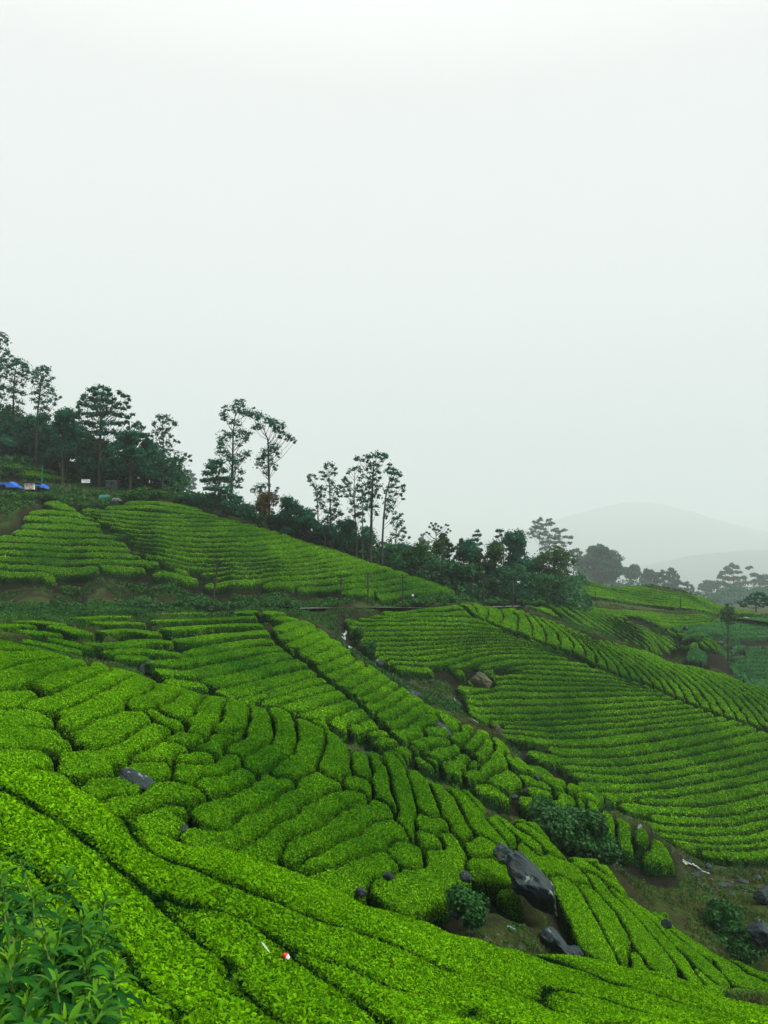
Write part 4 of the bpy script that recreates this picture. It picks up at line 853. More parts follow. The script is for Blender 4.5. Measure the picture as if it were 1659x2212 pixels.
# pale trees behind them
PH = dict(card=.55, per=45, flat=.7, hollow=.25)
tree('hazy tree with scattered small tufts right of the tall group', 150, S2p([(1240,1110),(1260,1000),(1270,900)]), S2([(1290,875,12),(1275,895,14),(1255,900,12),(1300,920,14),(1280,940,16),(1310,960,12),(1325,990,8),(1295,985,14),(1260,960,18),(1240,930,16),(1310,1020,12),(1345,1025,8),(1270,1010,18),(1240,1000,18),(1225,1040,22),(1290,1040,12)]), tr=.16, lr=.06, **PH)
tree('almost leafless hazy tree with fan-shaped twigs', 160, S2p([(1520,1100),(1522,1040),(1520,990),(1515,950)]), S2([(1490,930,5),(1500,945,5),(1520,935,6),(1535,950,5),(1480,955,5),(1505,970,6),(1545,980,5),(1460,990,4),(1445,1000,3),(1585,940,4),(1600,970,4),(1590,990,5),(1615,980,3),(1555,960,5),(1475,1000,5),(1570,1000,5),(1530,975,6),(1600,945,4)]), tr=.16, lr=.10, card=.5, per=60)
tree('faint grey-blue conifer pair in the mist behind the twiggy tree', 235, S2p([(1440,1120),(1440,1060),(1440,1010)]), S2([(1430,1010,10),(1420,1035,14),(1440,1050,18),(1455,1070,20),(1425,1080,20),(1470,1055,12),(1470,1090,18),(1440,1100,22)]), tr=.3, card=1.0, per=26)
tree('pointed bushy tree with drooping dark foliage, below the twiggy tree', 133, S2p([(1565,1270),(1565,1150),(1568,1050),(1572,1005)]), S2(cone(1570, 1000, 1130, 55, 3, 20) + [(1525,1085,22),(1610,1075,20),(1510,1120,22),(1620,1110,20),(1540,1140,24),(1590,1150,24),(1565,1180,20),(1535,1050,14)]), 'tree_warm', tr=.2, per=60, card=.45)
c3v = lambda L: [(932.6 + .4378 * x, 1042.3 + .4378 * y, r * .4378) for x, y, r in L]
c3p = lambda L: [(932.6 + .4378 * x, 1042.3 + .4378 * y) for x, y in L]
tree('narrow pointed tree on a long bare trunk, right of the pointed bushy tree', 131, c3p([(135,545),(135,450),(138,360),(140,290)]), c3v(cone(140, 280, 370, 30, 4, 18) + [(112,330,16),(165,345,16),(150,385,16),(120,375,14),(165,370,12)]), 'tree_warm', tr=.18, per=60, card=.42)
tree('very thin tree with a feathery spindle top standing in the wood', 150, c3p([(222,450),(224,370),(224,300),(225,240)]), c3v([(225,242,9),(215,262,9),(235,260,9),(222,285,11),(212,310,12),(240,305,9),(225,335,14),(210,350,12),(243,335,8),(222,375,14)]), tr=.14, per=55, card=.5)
tree('thin open tree leaning against the tall dense tree', 140, c3p([(358,400),(355,330),(345,280),(335,245)]), c3v([(330,242,11),(345,240,10),(320,270,9),(312,293,8),(340,265,10),(360,290,12),(345,300,9),(350,330,8),(325,240,8)]), tr=.14, per=60, card=.45)
tree('tall dense tree with a broad dark top in the middle of the wood', 142, c3p([(410,560),(410,450),(408,340),(405,270)]), c3v(dense(410, 300, 52, 66, 34, 20, 7) + dense(430, 420, 75, 80, 40, 22, 8)), tr=.4, per=60, card=.5, hollow=.35)
tree('large pale spreading tree rising in the mist behind the wood', 215, c3p([(580,420),(580,340),(578,260)]), c3v([(510,205,18),(540,195,20),(575,195,18),(590,205,14),(500,230,18),(530,230,20),(560,225,22),(600,240,18),(630,240,16),(655,235,10),(490,260,18),(520,265,20),(555,260,24),(590,270,22),(625,265,20),(665,270,16),(685,275,10),(540,295,22),(580,300,24),(620,300,22),(650,310,18),(680,300,10),(600,330,20),(560,330,20),(640,335,12)]), tr=.35, card=.8, per=40, flat=.6, hollow=.25, djit=4)
tree('wide dark olive tree with visible branches at the right end of the wood', 138, c3p([(600,600),(600,480),(605,380),(605,340)]), c3v(dense(612, 400, 105, 78, 52, 22, 9) + dense(600, 500, 110, 70, 40, 22, 10)), 'tree_warm', tr=.4, per=40, card=.48, hollow=.2, djit=4)
tree('dark bushy mass of a tree filling the wood left of the olive tree', 140, c3p([(500,600),(500,500),(500,420)]), c3v(dense(500, 470, 80, 95, 46, 24, 11)), tr=.35, per=50, card=.5, hollow=.35, djit=4)
tree('big domed tree standing beyond the wood at the edge of the mist', 206, c3p([(825,480),(825,420),(822,350)]), c3v(dense(825, 395, 108, 78, 60, 24, 12) + dense(825, 450, 112, 50, 30, 24, 92) + [(800,325,18),(830,318,20),(850,330,18),(780,345,18),(880,360,18),(915,390,16),(925,420,16)]), tr=.5, card=.7, per=42, hollow=.35, djit=5)
tree('small hazy tree between the spreading tree and the big domed tree', 215, c3p([(700,400),(700,370),(700,345)]), c3v([(690,345,16),(710,340,18),(735,350,12),(675,360,16),(715,370,18),(740,375,12)]), tr=.25, card=.8, per=36)
tree('hazy round tree right of the big domed tree', 225, c3p([(985,500),(985,450),(985,420)]), c3v(dense(988, 450, 44, 42, 22, 15, 13)), tr=.3, card=.85, per=34)
tree('hazy rounded tree, second right of the big domed tree', 235, c3p([(1085,520),(1085,480),(1085,445)]), c3v(dense(1078, 475, 50, 42, 22, 15, 14)), tr=.3, card=.9, per=34)
tree('hazy tree with two pointed tops, furthest of the row beyond the domed tree', 228, c3p([(1170,530),(1170,480),(1180,430)]), c3v([(1180,430,10),(1190,445,14),(1170,450,14),(1140,445,12),(1130,460,14),(1205,465,14),(1155,475,20),(1190,485,20),(1130,490,18),(1215,490,12),(1160,510,20),(1200,510,16)]), tr=.3, card=.9, per=40)
tree('low dark flat-topped tree on the skyline behind the far bright field', 212, c3p([(1215,560),(1215,530),(1215,505)]), c3v([(1175,505,14),(1200,498,14),(1225,500,14),(1250,505,16),(1275,515,14),(1290,525,8),(1160,520,14),(1190,525,16),(1225,528,16),(1260,532,16),(1285,540,10),(1150,530,10),(1310,548,12),(1325,552,8)]), tr=.25, card=.7, per=40)
tree('pale flat-layered tree fading into the mist at the far right', 270, c3p([(1490,560),(1490,500),(1485,430)]), c3v([(1480,412,14),(1455,425,14),(1500,422,14),(1440,445,16),(1475,445,18),(1515,445,14),(1425,470,16),(1460,475,20),(1500,475,20),(1540,470,14),(1420,500,18),(1460,510,22),(1510,505,22),(1550,500,16),(1440,540,24),(1500,540,24),(1550,540,20)]), tr=.35, card=1.1, per=34, flat=.5)
tree('pale rounded tree low in the mist left of the flat-layered tree', 290, c3p([(1370,560),(1370,530),(1370,505)]), c3v(dense(1370, 515, 50, 32, 18, 15, 15)), tr=.3, card=1.2, per=30)
tree('pale tree mass at the right edge of the mist', 275, c3p([(1620,560),(1615,500),(1610,455)]), c3v([(1560,425,10),(1575,420,8),(1590,460,16),(1620,470,16),(1650,475,18),(1600,495,20),(1640,500,22),(1680,495,20),(1610,530,22),(1660,535,24)]), tr=.3, card=1.1, per=34)
tree('dark spreading tree at the right edge above the dark tea field', 200, c3p([(1600,640),(1600,600),(1600,570)]), c3v([(1590,555,14),(1615,550,14),(1640,560,14),(1570,570,14),(1600,575,18),(1635,580,18),(1660,575,16),(1550,585,14),(1520,595,12),(1580,600,18),(1620,605,18),(1655,605,18),(1540,610,14)]), tr=.3, card=.65, per=45)
tree('lone thin tree with a small sparse crown on the right hillside', 131, [(1573,1388),(1573,1360),(1573,1335),(1573,1312)], [(1573,1309,5),(1568,1317,6),(1578,1316,6),(1564,1325,7),(1573,1325,9),(1583,1326,6),(1561,1334,7),(1571,1334,9),(1581,1336,8),(1568,1343,7),(1578,1344,7)], 'tree_warm', tr=.2, lr=.05, card=.5, per=70, hollow=.2, djit=1)
# left-hand wood
c1v = lambda L: [(x * .3472, 658.3 + .3472 * y, r * .3472) for x, y, r in L]
c1p = lambda L: [(x * .3472, 658.3 + .3472 * y) for x, y in L]
LH = dict(card=.46, per=60, flat=.75, hollow=.2)
tree('tallest open-crowned tree at the left edge of the picture', 140, c1p([(-30,900),(-25,600),(-15,400),(0,260)]), c1v([(0,190,20),(35,205,20),(-10,230,24),(40,240,18),(5,260,26),(-30,280,28),(20,300,26),(50,290,14),(70,325,12),(40,340,26),(0,350,30),(-20,400,34),(30,400,30),(60,390,22),(-10,460,34),(40,460,28),(0,520,34),(50,530,26),(20,580,30),(-10,640,34),(40,640,26),(0,700,36),(50,700,30)]), tr=.4, **LH)
tree('tall open tree with flat leaf layers, second from the left edge', 142, c1p([(85,930),(82,700),(85,520),(95,400)]), c1v([(80,355,22),(110,350,24),(140,365,24),(165,385,22),(60,380,20),(100,390,28),(150,410,24),(175,420,12),(70,430,26),(120,440,26),(160,450,20),(90,480,26),(140,490,24),(60,520,22),(110,540,26),(150,550,20),(80,590,24),(130,610,22),(60,650,24),(110,660,24),(140,690,22)]), tr=.36, **LH)
tree('tall tree with a leafy cap and drooping side branches, third from the left edge', 138, c1p([(225,950),(228,760),(240,600),(262,450)]), c1v([(240,400,14),(270,398,20),(300,405,18),(250,420,22),(285,430,22),(205,420,22),(220,450,24),(250,460,24),(325,458,12),(300,480,20),(190,470,20),(230,500,26),(270,500,24),(315,515,20),(330,540,12),(210,540,24),(255,550,26),(300,555,22),(335,565,14),(375,578,9),(350,590,10),(220,600,24),(270,605,24),(310,600,20),(340,620,12),(240,650,24),(290,650,24),(260,700,28),(310,700,24),(220,710,26)]), tr=.34, **LH)
tree('dense leafy tree low in the left wood, between two tall open trees', 134, c1p([(390,960),(390,820),(390,720)]), c1v(dense(400, 730, 75, 90, 44, 22, 21)), tr=.35, per=50, card=.5, hollow=.35)
tree('big broad tree with long branches reaching right, centre of the left wood', 134, c1p([(620,1100),(622,900),(628,700),(628,580)]), c1v([(560,535,16),(590,525,20),(630,520,22),(665,530,20),(680,560,20),(600,560,24),(640,560,24),(530,570,18),(515,590,14),(560,590,24),(600,600,26),(650,595,26),(500,620,18),(485,640,14),(540,630,26),(590,640,30),(640,640,30),(690,610,24),(710,590,14),(745,550,14),(765,570,14),(790,570,12),(800,590,12),(780,615,14),(740,620,16),(715,640,22),(760,650,16),(800,640,14),(825,685,12),(800,700,16),(760,690,20),(720,690,24),(670,680,30),(620,690,32),(560,690,30),(500,680,28),(790,740,18),(750,740,20),(700,740,26),(640,740,32),(580,750,32),(520,740,30),(800,770,12),(470,700,26),(600,800,32),(550,810,32),(650,800,30),(700,800,24),(500,800,28)]), tr=.42, card=.5, per=60, flat=.7, hollow=.3, djit=4)
tree('dark round-headed tree, densest in the left wood', 131, c1p([(810,1120),(812,1000),(815,900)]), c1v(dense(820, 880, 125, 95, 60, 24, 22) + [(860,745,20),(880,770,20),(840,760,20),(740,810,24),(930,820,22)]), tr=.4, per=55, card=.48, hollow=.4, djit=4)
tree('open layered tree at the right end of the left wood', 129, c1p([(1010,1130),(1015,980),(1015,850),(1012,740)]), c1v([(985,705,16),(1010,700,18),(1040,705,18),(960,735,14),(995,725,18),(1030,730,20),(1065,725,16),(1085,740,14),(1098,750,8),(955,755,10),(1000,770,22),(1040,775,18),(970,800,22),(1020,810,24),(1060,820,14),(990,850,26),(1045,860,20),(1090,850,10),(1110,855,8),(1060,880,14),(960,880,28),(1010,900,28),(1060,920,22),(1110,930,16),(1150,930,14),(1180,945,10),(1185,970,8),(1140,960,18),(1100,960,20),(1050,970,24),(990,970,28),(1080,1000,22),(1120,1010,14),(1040,1030,24),(1000,1050,26),(1070,1060,20),(1110,1060,14)]), tr=.27, **LH)
tree('pale tree fading in the mist behind the right end of the left wood', 215, c1p([(1170,1180),(1170,1110),(1168,1060)]), c1v([(1150,1045,16),(1175,1040,16),(1195,1060,14),(1145,1075,18),(1180,1080,20),(1210,1085,12),(1150,1110,22),(1190,1110,20),(1215,1120,10),(1165,1140,24),(1205,1140,18)]), tr=.25, card=.8, per=40)
lm = [(60,760,70,110,'tall shaded tree filling the space under the first open crown'),(230,790,90,120,'tall shaded tree filling the space under the third tall tree'),(480,860,90,130,'tall bushy tree left of the big broad tree'),(620,930,90,120,'bushy tree hiding the lower trunk of the big broad tree'),(940,960,80,100,'bushy tree between the round-headed and the layered tree'),(1050,1080,70,60,'low bushy tree at the foot of the layered tree'),(760,1060,90,60,'low bushy tree under the round-headed tree'),(560,1040,80,50,'low bushy tree right behind the white notice board'),(60,820,70,80,'leafy dark tree under the tallest tree at the left edge'),(180,800,70,80,'dark leafy tree under the third tall tree on the left'),(300,830,70,90,'dim leafy tree in the shade of the left wood'),(130,880,80,60,'low bushy tree along the upper edge of the small tea terrace'),
 (420,900,70,70,'bushy dark tree behind the white notice board'),(520,930,80,90,'shaded bushy tree left of the pale house in the wood'),(330,930,70,60,'low dark tree above the end of the small tea terrace'),(700,1010,80,70,'shaded tree directly behind the pale house'),(900,1020,80,70,'dark bushy tree right of the pale house'), (20,880,60,50,'low dark tree at the left edge above the tea terrace')]
for k, (x, y, rx, ry, lab) in enumerate(lm):
    tree(lab, (146 if x < 420 else 141) - .3 * k, c1p([(x, y + ry), (x, y), (x, y - ry * .4)]), c1v(dense(x, y, rx, ry, 34, 26, 40 + k)), 'tree', tr=.25, per=40, card=.52, hollow=.3, djit=4)
# middle wood, lower storey
mm = [(660,1120,22,24,'bushy green tree right of the compact round tree'),(700,1150,30,28,'low spreading green tree at the foot of the tufted slender tree'),(745,1150,26,30,'dark round tree between the slender tree and the tall group'),(610,1135,34,22,'low dark tree below the brown bamboo clump'),
 (520,1110,30,20,'low bushy tree right of the broad dark tree'),(410,1085,26,16,'low dark bush-like tree at the top of the broad tea slope'),(440,1095,26,16,'low rounded tree left of the broad dark tree'),(790,1165,26,26,'shaded tree inside the tall group'),
 (872,1195,26,22,'mid-green rounded tree right of the blue hut'),(905,1205,30,34,'large rounded bushy tree between the blue hut and the twiggy tree'),(850,1222,28,22,'light green bushy tree below the blue hut'),(930,1240,32,26,'bushy tree at the wood edge below the pointed trees'),
 (985,1235,28,30,'bushy green tree around the foot of the narrow pointed tree'),(1030,1215,24,34,'dense upright tree below the feathery spindle top'),(1055,1240,28,30,'light green dense tree in the middle of the wood edge'),(1020,1262,34,22,'low bright green tree behind the road poles'),(1085,1270,34,22,'low green tree left of the dark wood mass'),
 (960,1270,30,18,'low scrubby tree at the right tip of the broad tea slope'),(1130,1288,26,18,'small light green tree in front of the dark wood mass'),(1070,1195,16,26,'slim bushy tree between the spindle top and the leaning thin tree'),(1015,1190,14,24,'small bushy tree left of the feathery spindle top'), (1180,1285,30,20,'low shaded tree at the foot of the olive tree')]
for k, (x, y, rx, ry, lab) in enumerate(mm):
    Y = 128 + (k * 37 % 9) * .8; Y = 124 + .5 * k if x < 800 else Y
    tree(lab, Y, [(x, y + ry), (x, y), (x, y - ry * .4)], dense(x, y, rx, ry, 26, 10, 70 + k), ['tree', 'under', 'tree', 'tree_warm'][k % 4] if x > 800 else 'tree', tr=.22, per=44, card=.46, hollow=.35, djit=3)
print('trees', round(time.time() - T00, 1))

# shrubs: trimmed roadside hedge, dark shrubs of the valley
def shrub(label, x, y, rx, ry, Y, mat='hedge', card=.2, n=900, group=None, cat='shrub', name='shrub', yd=1.0):
    c = w3(x, y, Y); a, b = rx / FV * Y, ry / FV * Y; g = c.copy(); g[2] = c[2] - b; root = empty(name, g)
    fol = MB(); r = np.random.default_rng(int(x * 7 + y))
    for k in range(7):
        q = r.normal(size=3) * np.array([.42, .42, .25]); foliage(fol, c + q * np.array([a, a * yd, b]), 1.0, 0 or 1, card) if False else None
        rr = .62 + .2 * r.random(); d = rng.normal(size=(n // 7, 3)); d /= np.linalg.norm(d, axis=1, keepdims=True)
        sc = (.55 + .45 * rng.random(n // 7) ** .5) * (1 + .2 * vnoise(d * 2.5 + k, 3)); P = c + (q + d * rr * sc[:, None]) * np.array([a, a * yd, b])
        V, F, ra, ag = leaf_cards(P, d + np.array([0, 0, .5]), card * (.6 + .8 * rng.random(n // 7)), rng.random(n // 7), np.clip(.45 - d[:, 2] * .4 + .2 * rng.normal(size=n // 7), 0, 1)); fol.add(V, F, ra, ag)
    st = MB()
    for k in range(5):
        e = c + r.normal(size=3) * np.array([a, a, b]) * .35; V, F = tube([g + np.array([r.normal() * .1, r.normal() * .1, -.3]), e], [.05, .02], 5); st.add(V, F)
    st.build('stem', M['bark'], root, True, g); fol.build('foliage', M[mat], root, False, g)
    return tag(root, label, cat, group)
hx = [(13,1316,24,18),(45,1318,18,16),(90,1318,20,18),(129,1314,18,20),(165,1318,20,16),(205,1312,22,20),(245,1314,20,18),(280,1310,20,18),(318,1308,28,24),(350,1314,18,15),(378,1306,14,14),(411,1306,20,14),(445,1306,22,14),(486,1312,18,13),(520,1312,16,14),(550,1312,16,13),(578,1310,16,14),(617,1306,22,17)]
ho = ['smooth', 'ragged', 'dark', 'round', 'low']
for k, (x, y, rx, ry) in enumerate(hx):
    shrub('rounded dark green shrub in the roadside hedge, ' + ordi(k + 1) + ' from the left edge', x, y, rx, ry, 87.5 + .2 * k, 'hedge', .24, 1100, 'shrubs of the roadside hedge')
for x, y, rx, ry, Y, lab in ((1195,1768,44,34,42.0,'dark feathery shrub beside the stream, nearest the grey boulders'),(1240,1802,48,38,41.5,'biggest dark feathery shrub in the valley, middle of three'),(1290,1832,40,38,41.2,'dark feathery shrub at the right end of the valley thicket'),
   (1565,1985,34,32,42,'dark leafy shrub on the wet meadow near the right edge'),(1590,2035,42,30,41,'lower dark shrub beside the rounded blue-black boulder'),(965,1535,26,20,64,'dark low shrub on the grass above the lower falls'),(796,1402,14,16,74,'dark shrub at the foot of the small waterfall'),(775,1370,12,14,80,'small dark shrub beside the waterfall'),
   (1008,1950,36,34,23.2,'dark drooping shrub below the smooth grey boulder'),(1350,1960,20,14,44,'pale grassy clump on the wet meadow')):
    shrub(lab, x, y, rx, ry, Y, 'hedge', .10 if Y < 30 else .17, 4200)
for k, (x, y, rx, ry, Y) in enumerate([(280,1070,22,12,123),(310,1067,24,13,124),(340,1070,20,12,125),(360,1068,16,14,126),(30,1072,22,12,121),(62,1075,20,11,121.5),(95,1074,20,11,122),(125,1078,18,10,122.5),(150,1086,20,12,121),(185,1092,20,10,120),(225,1090,24,12,120),(388,1078,16,10,124),(30,1012,22,13,131),(4,1022,12,10,131)]):
    shrub('low shrub on the bank by the blue shelters and vehicles, ' + ordi(k + 1) + ' of its line', x, y, rx, ry, Y, 'under', .3, 700, 'shrubs on the upper bank')
for k, (x, y, rx, ry, Y) in enumerate([(900,1300,14,8,101),(925,1298,14,8,102),(950,1297,14,8,103),(975,1294,16,9,104),(870,1308,14,8,100),(1010,1297,12,7,108),(1130,1302,14,7,118),(1160,1303,14,7,121),(1190,1306,14,7,126),(840,1316,14,8,99),(1060,1300,12,6,112),(1090,1301,12,6,115)]):
    shrub('low scrub bush at the roadside above the facing slope, ' + ordi(k + 1) + ' of its line', x, y, rx, ry, Y, 'under', .3, 500, 'scrub bushes along the road')
fol = MB()
for a_, b_, z_, r_, cd_, nc_ in fol0: foliage(fol, np.array([a_, b_, z_]), r_, nc_, cd_, .9, .2)
tag(fol.build('ground_cover', M['under']), 'low weeds and ferns growing in the gullies and hollows', 'ground cover', kind='stuff')
# bank vegetation: fern and weed tufts, one mass
fol = MB()
for k in range(1500):
    x = rng.uniform(-10, 1010); Y = rng.uniform(95.5, 101 + max(0, (x - 500)) * .022)
    if mask_at(np.array([(x - CX) / FV * Y]), np.array([Y]))[0] > .35 or nz(np.array([x / 60.]), np.array([Y / 2.]), 1, 5)[0] < -.25: continue
    p = gpt(x, 0, Y); foliage(fol, p + np.array([0, 0, .1]), rng.uniform(.3, .8), 26, .3, .8, .2)
for k in range(380):
    x = rng.uniform(-10, 420); Y = rng.uniform(112, 128); X = (x - CX) / FV * Y
    if mask_at(np.array([X]), np.array([Y]))[0] > .3 : continue
    p = gpt(x, 0, Y); foliage(fol, p, rng.uniform(.4, 1.1), 30, .36, .6, .2)
tag(fol.build('undergrowth', M['under']), 'weeds and ferns covering the road bank', 'undergrowth', kind='stuff')
fol = MB()
for k in range(2600):
    x = rng.uniform(-60, 1260); Y = rng.uniform(126, 200)
    if x < 420 and Y < 138: continue
    p = gpt(x, 0, Y); foliage(fol, p + np.array([0, 0, .3]), rng.uniform(1.0, 2.6), 34, .75, .8, .3)
ex = [(-40,1085),(120,1088),(190,1098),(260,1091),(340,1084),(430,1096),(500,1115),(600,1146),(700,1180),(850,1228),(930,1256),(1000,1284),(1100,1300),(1250,1300)]
for k in range(900):
    x = rng.uniform(380, 1215); ey = np.interp(x, [q[0] for q in ex], [q[1] for q in ex]); top = np.interp(x, [380, 520, 640, 760, 900, 1000, 1100, 1245], [22, 26, 34, 40, 52, 62, 80, 36]); Y = rng.uniform(124, 137)
    foliage(fol, w3(x, ey + 4 - top * rng.random() ** 1.3, Y), rng.uniform(.8, 1.6), 40, .5, .85, .3)
for k in range(420):
    x = rng.uniform(-40, 400); Y = rng.uniform(144, 152) if x < 190 else rng.uniform(136, 146); foliage(fol, w3(x, np.interp(x, [0, 150, 400], [958, 1024, 1074]) - 75 * rng.random() ** 1.4, Y), rng.uniform(1.0, 2.0), 45, .55, .9, .3)
tag(fol.build('undergrowth', leaf_mat('scrub leaves', (0.018, 0.10, 0.035), (0.05, 0.16, 0.045), (0.006, 0.05, 0.022), 0.7, 0.05, 0.25)), 'tangled undergrowth of the wood behind the tea slope', 'undergrowth', kind='stuff')
print('shrubs', round(time.time() - T00, 1))

fol = MB(); tx = [1235,1345,1400,1470,1510,1530,1600,1700]; ty = [1212,1244,1250,1268,1292,1268,1256,1264]
for k in range(420):
    x = rng.uniform(1240, 1690); t0_ = np.interp(x, tx, ty) + 12; y = t0_ + (1312 - t0_) * rng.random() ** .8; foliage(fol, w3(x, y, rng.uniform(640, 980)), rng.uniform(4, 8.5), 60, 2.0, .8, .3)
tag(fol.build('undergrowth', M['tree']), 'far wood fading into the mist', 'wood', kind='stuff')
# ------------------------------------------------------------------ mountains in the mist
M['forest'] = plain_mat('forested mountain', (0.015, 0.05, 0.03), (0.03, 0.08, 0.04), .02, .95, .05)
def mountain(prof, Y, depth, label):
    p = np.array(prof, float); xs = np.linspace(p[0, 0], p[-1, 0], 220); yc = np.interp(xs, p[:, 0], p[:, 1])
    k = np.ones(9) / 9; yc = np.convolve(np.pad(yc, 4, 'edge'), k, 'valid')
    X = (xs - CX) / FV * Y; Zc = (HV - yc) / FV * Y; rows = []
    for t in np.linspace(-1, 1, 41):
        yy = Y + t * depth; h = (1 - abs(t) ** 1.2); z = -25 + (Zc + 25) * h + 22 * nz(X, np.full(len(X), yy), 240, 51) * h * (abs(t) > .02) + 5 * nz(X, np.full(len(X), yy), 45, 52) * h
        rows.append(np.stack([X, np.full(len(X), yy), z], -1))
    R = np.stack(rows, 1); I = np.arange(R.shape[0] * R.shape[1]).reshape(R.shape[:2]); F = np.stack([I[:-1, :-1], I[1:, :-1], I[1:, 1:], I[:-1, 1:]], -1).reshape(-1, 4)
    tag(make_mesh('mountain', R.reshape(-1, 3), [F], [M['forest']], True), kind='structure')
mountain([(300,1290),(700,1248),(900,1212),(1100,1152),(1250,1108),(1330,1088),(1390,1080),(1480,1102),(1560,1126),(1659,1150),(1900,1204),(2500,1260)], 10500, 2500, '')
mountain([(1180,1282),(1280,1252),(1380,1224),(1480,1204),(1560,1192),(1659,1188),(1900,1180),(2500,1240)], 6600, 1500, '')
# ------------------------------------------------------------------ built things
def boxv(x0, x1, y0, y1, z0, z1):
    V = np.array([[x, y, z] for x in (x0, x1) for y in (y0, y1) for z in (z0, z1)], float)
    F = np.array([[0, 1, 3, 2], [4, 6, 7, 5], [0, 4, 5, 1], [2, 3, 7, 6], [0, 2, 6, 4], [1, 5, 7, 3]]); return V, F
M['blue'] = plain_mat('blue tarpaulin', (0.01, 0.09, 0.50), (0.02, 0.16, 0.62), .8, .5, .4, .4, 3)
M['white'] = plain_mat('white paint', (0.72, 0.74, 0.74), (0.6, 0.62, 0.62), 1.5, .6)
M['pale_paint'] = plain_mat('dusty white car paint', (0.35, 0.37, 0.37), rough=.4, spec=.4)
M['poster'] = plain_mat('printed poster', (0.62, 0.55, 0.50), (0.55, 0.22, 0.20), 2.2, .6, .2, 0, 1, .52, .58)
M['cyan'] = plain_mat('turquoise wall', (0.02, 0.20, 0.22), (0.015, 0.15, 0.17), 1.0, .8)
M['roof'] = plain_mat('weathered metal roof', (0.22, 0.27, 0.26), (0.12, 0.17, 0.16), 1.5, .6)
M['teal'] = plain_mat('green cover sheet', (0.01, 0.14, 0.11), (0.01, 0.10, 0.09), 1.0, .5)
M['dark'] = plain_mat('dark interior', (0.01, 0.012, 0.012))
M['glass'] = plain_mat('dark window glass', (0.02, 0.03, 0.035), rough=.1, spec=.6)
M['rubber'] = plain_mat('tyre rubber', (0.012, 0.012, 0.012))
M['red'] = plain_mat('red plastic', (0.62, 0.015, 0.006), (0.75, 0.04, 0.01), 30, .4, .4)
M['yellow'] = plain_mat('yellow paint', (0.55, 0.38, 0.03))
M['pale'] = plain_mat('pale plaster', (0.05, 0.085, 0.075), (0.08, 0.12, 0.11), 1.0, .9)
def pt(mb, x0, x1, y0, y1, Y, d=.2):
    a = w3(x0, y1, Y); b = w3(x1, y0, Y); V, F = boxv(a[0], b[0], Y, Y + d, a[2], b[2]); mb.add(V, F)
def pole(x, yb, yt, Y, label, lean=0, r=.11, arm=True, group='road poles', mat='pole'):
    a = w3(x, yb, Y); b = w3(x + lean, yt, Y); root = empty('utility_pole', a)
    m_ = MB(); V, F = tube([a - np.array([0, 0, .8]), (a + b) / 2, b], [r, r * .85, r * .65], 8); m_.add(V, F)
    V, F = tube([b, b + np.array([0, 0, .01])], [r * .65, .001], 8); m_.add(V, F)
    m_.build('shaft', M[mat], root, True, a)
    if arm:
        m_ = MB(); c = b - np.array([0, 0, .5]); V, F = boxv(c[0] - .45, c[0] + .45, c[1] - .15, c[1] - .07, c[2], c[2] + .08); m_.add(V, F); m_.build('cross_arm', M[mat], root, False, a)
        for s in (-.38, .38):
            m_ = MB(); V, F = tube([c + np.array([s, -.11, .08]), c + np.array([s, -.11, .26])], [.05, .03], 6); m_.add(V, F); m_.build('insulator', M[mat], root, True, a)
    return tag(root, label, 'pole', group)
pole(459, 1297, 1210, 92.2, 'dark wooden pole leaning right beside the roadside hedge', 13, .15)
pole(737, 1312, 1246, 95.6, 'thin upright pole directly behind the short visible stretch of road')
pole(795, 1308, 1238, 97.2, 'tallest thin pole, between the stretch of road and the small white sign')
pole(870, 1303, 1240, 99.8, 'thin upright pole just left of the small white sign')
pole(1044, 1300, 1237, 108, 'thin pole against the wood, first right of the broad tea slope')
pole(1107, 1302, 1252, 117, 'thin pole against the dark wood, at the crest of the facing slope')
pole(1179, 1306, 1264, 131, 'thin short pole before the olive tree')
pole(1263, 1286, 1270, 158, 'tiny pole at the left end of the brown cut bank', arm=False)
pole(1286, 1299, 1278, 159, 'tiny pole on the brown cut bank right of the olive tree', arm=False)
pole(1470, 1322, 1288, 160, 'slim pole before the middle of the far bright field', arm=False)
pole(90, 1056, 1004, 124.5, 'green painted pole between the two blue shelters', 1, .09, False, None, 'teal')
# signs
def sign(x0, x1, y0, y1, yb, Y, label, mat='white', detail=None, cat='sign', name='sign_board'):
    a = w3((x0 + x1) / 2, yb, Y); root = empty(name, a); m_ = MB(); pt(m_, x0, x1, y0, y1, Y, .06); m_.build('panel', M[mat], root, False, a)
    for x in ((x0 * .85 + x1 * .15), (x0 * .15 + x1 * .85)):
        m_ = MB(); V, F = tube([w3(x, yb, Y + .09) - np.array([0, 0, .3]), w3(x, y0, Y + .09)], [.04, .04], 6); m_.add(V, F); m_.build('post', M['pole'], root, True, a)
    if detail:
        m_ = MB()
        for (p, q, r, s) in detail[1]: pt(m_, x0 + (x1 - x0) * p, x0 + (x1 - x0) * q, y0 + (y1 - y0) * r, y0 + (y1 - y0) * s, Y - .012, .01)
        m_.build('print', M[detail[0]], root, False, a)
    return tag(root, label, cat)
sign(176, 194, 1035.5, 1043, 1048, 127, 'white notice board at the edge of the left wood', detail=('roof', [(.08, .9, .15, .27), (.5, .95, .62, .72)]))
sign(889.5, 894, 1283, 1288, 1292, 104, 'small white sign on the bank at the lower edge of the broad tea slope', detail=('roof', [(.3, .45, .2, .55), (.6, .75, .2, .6)]))
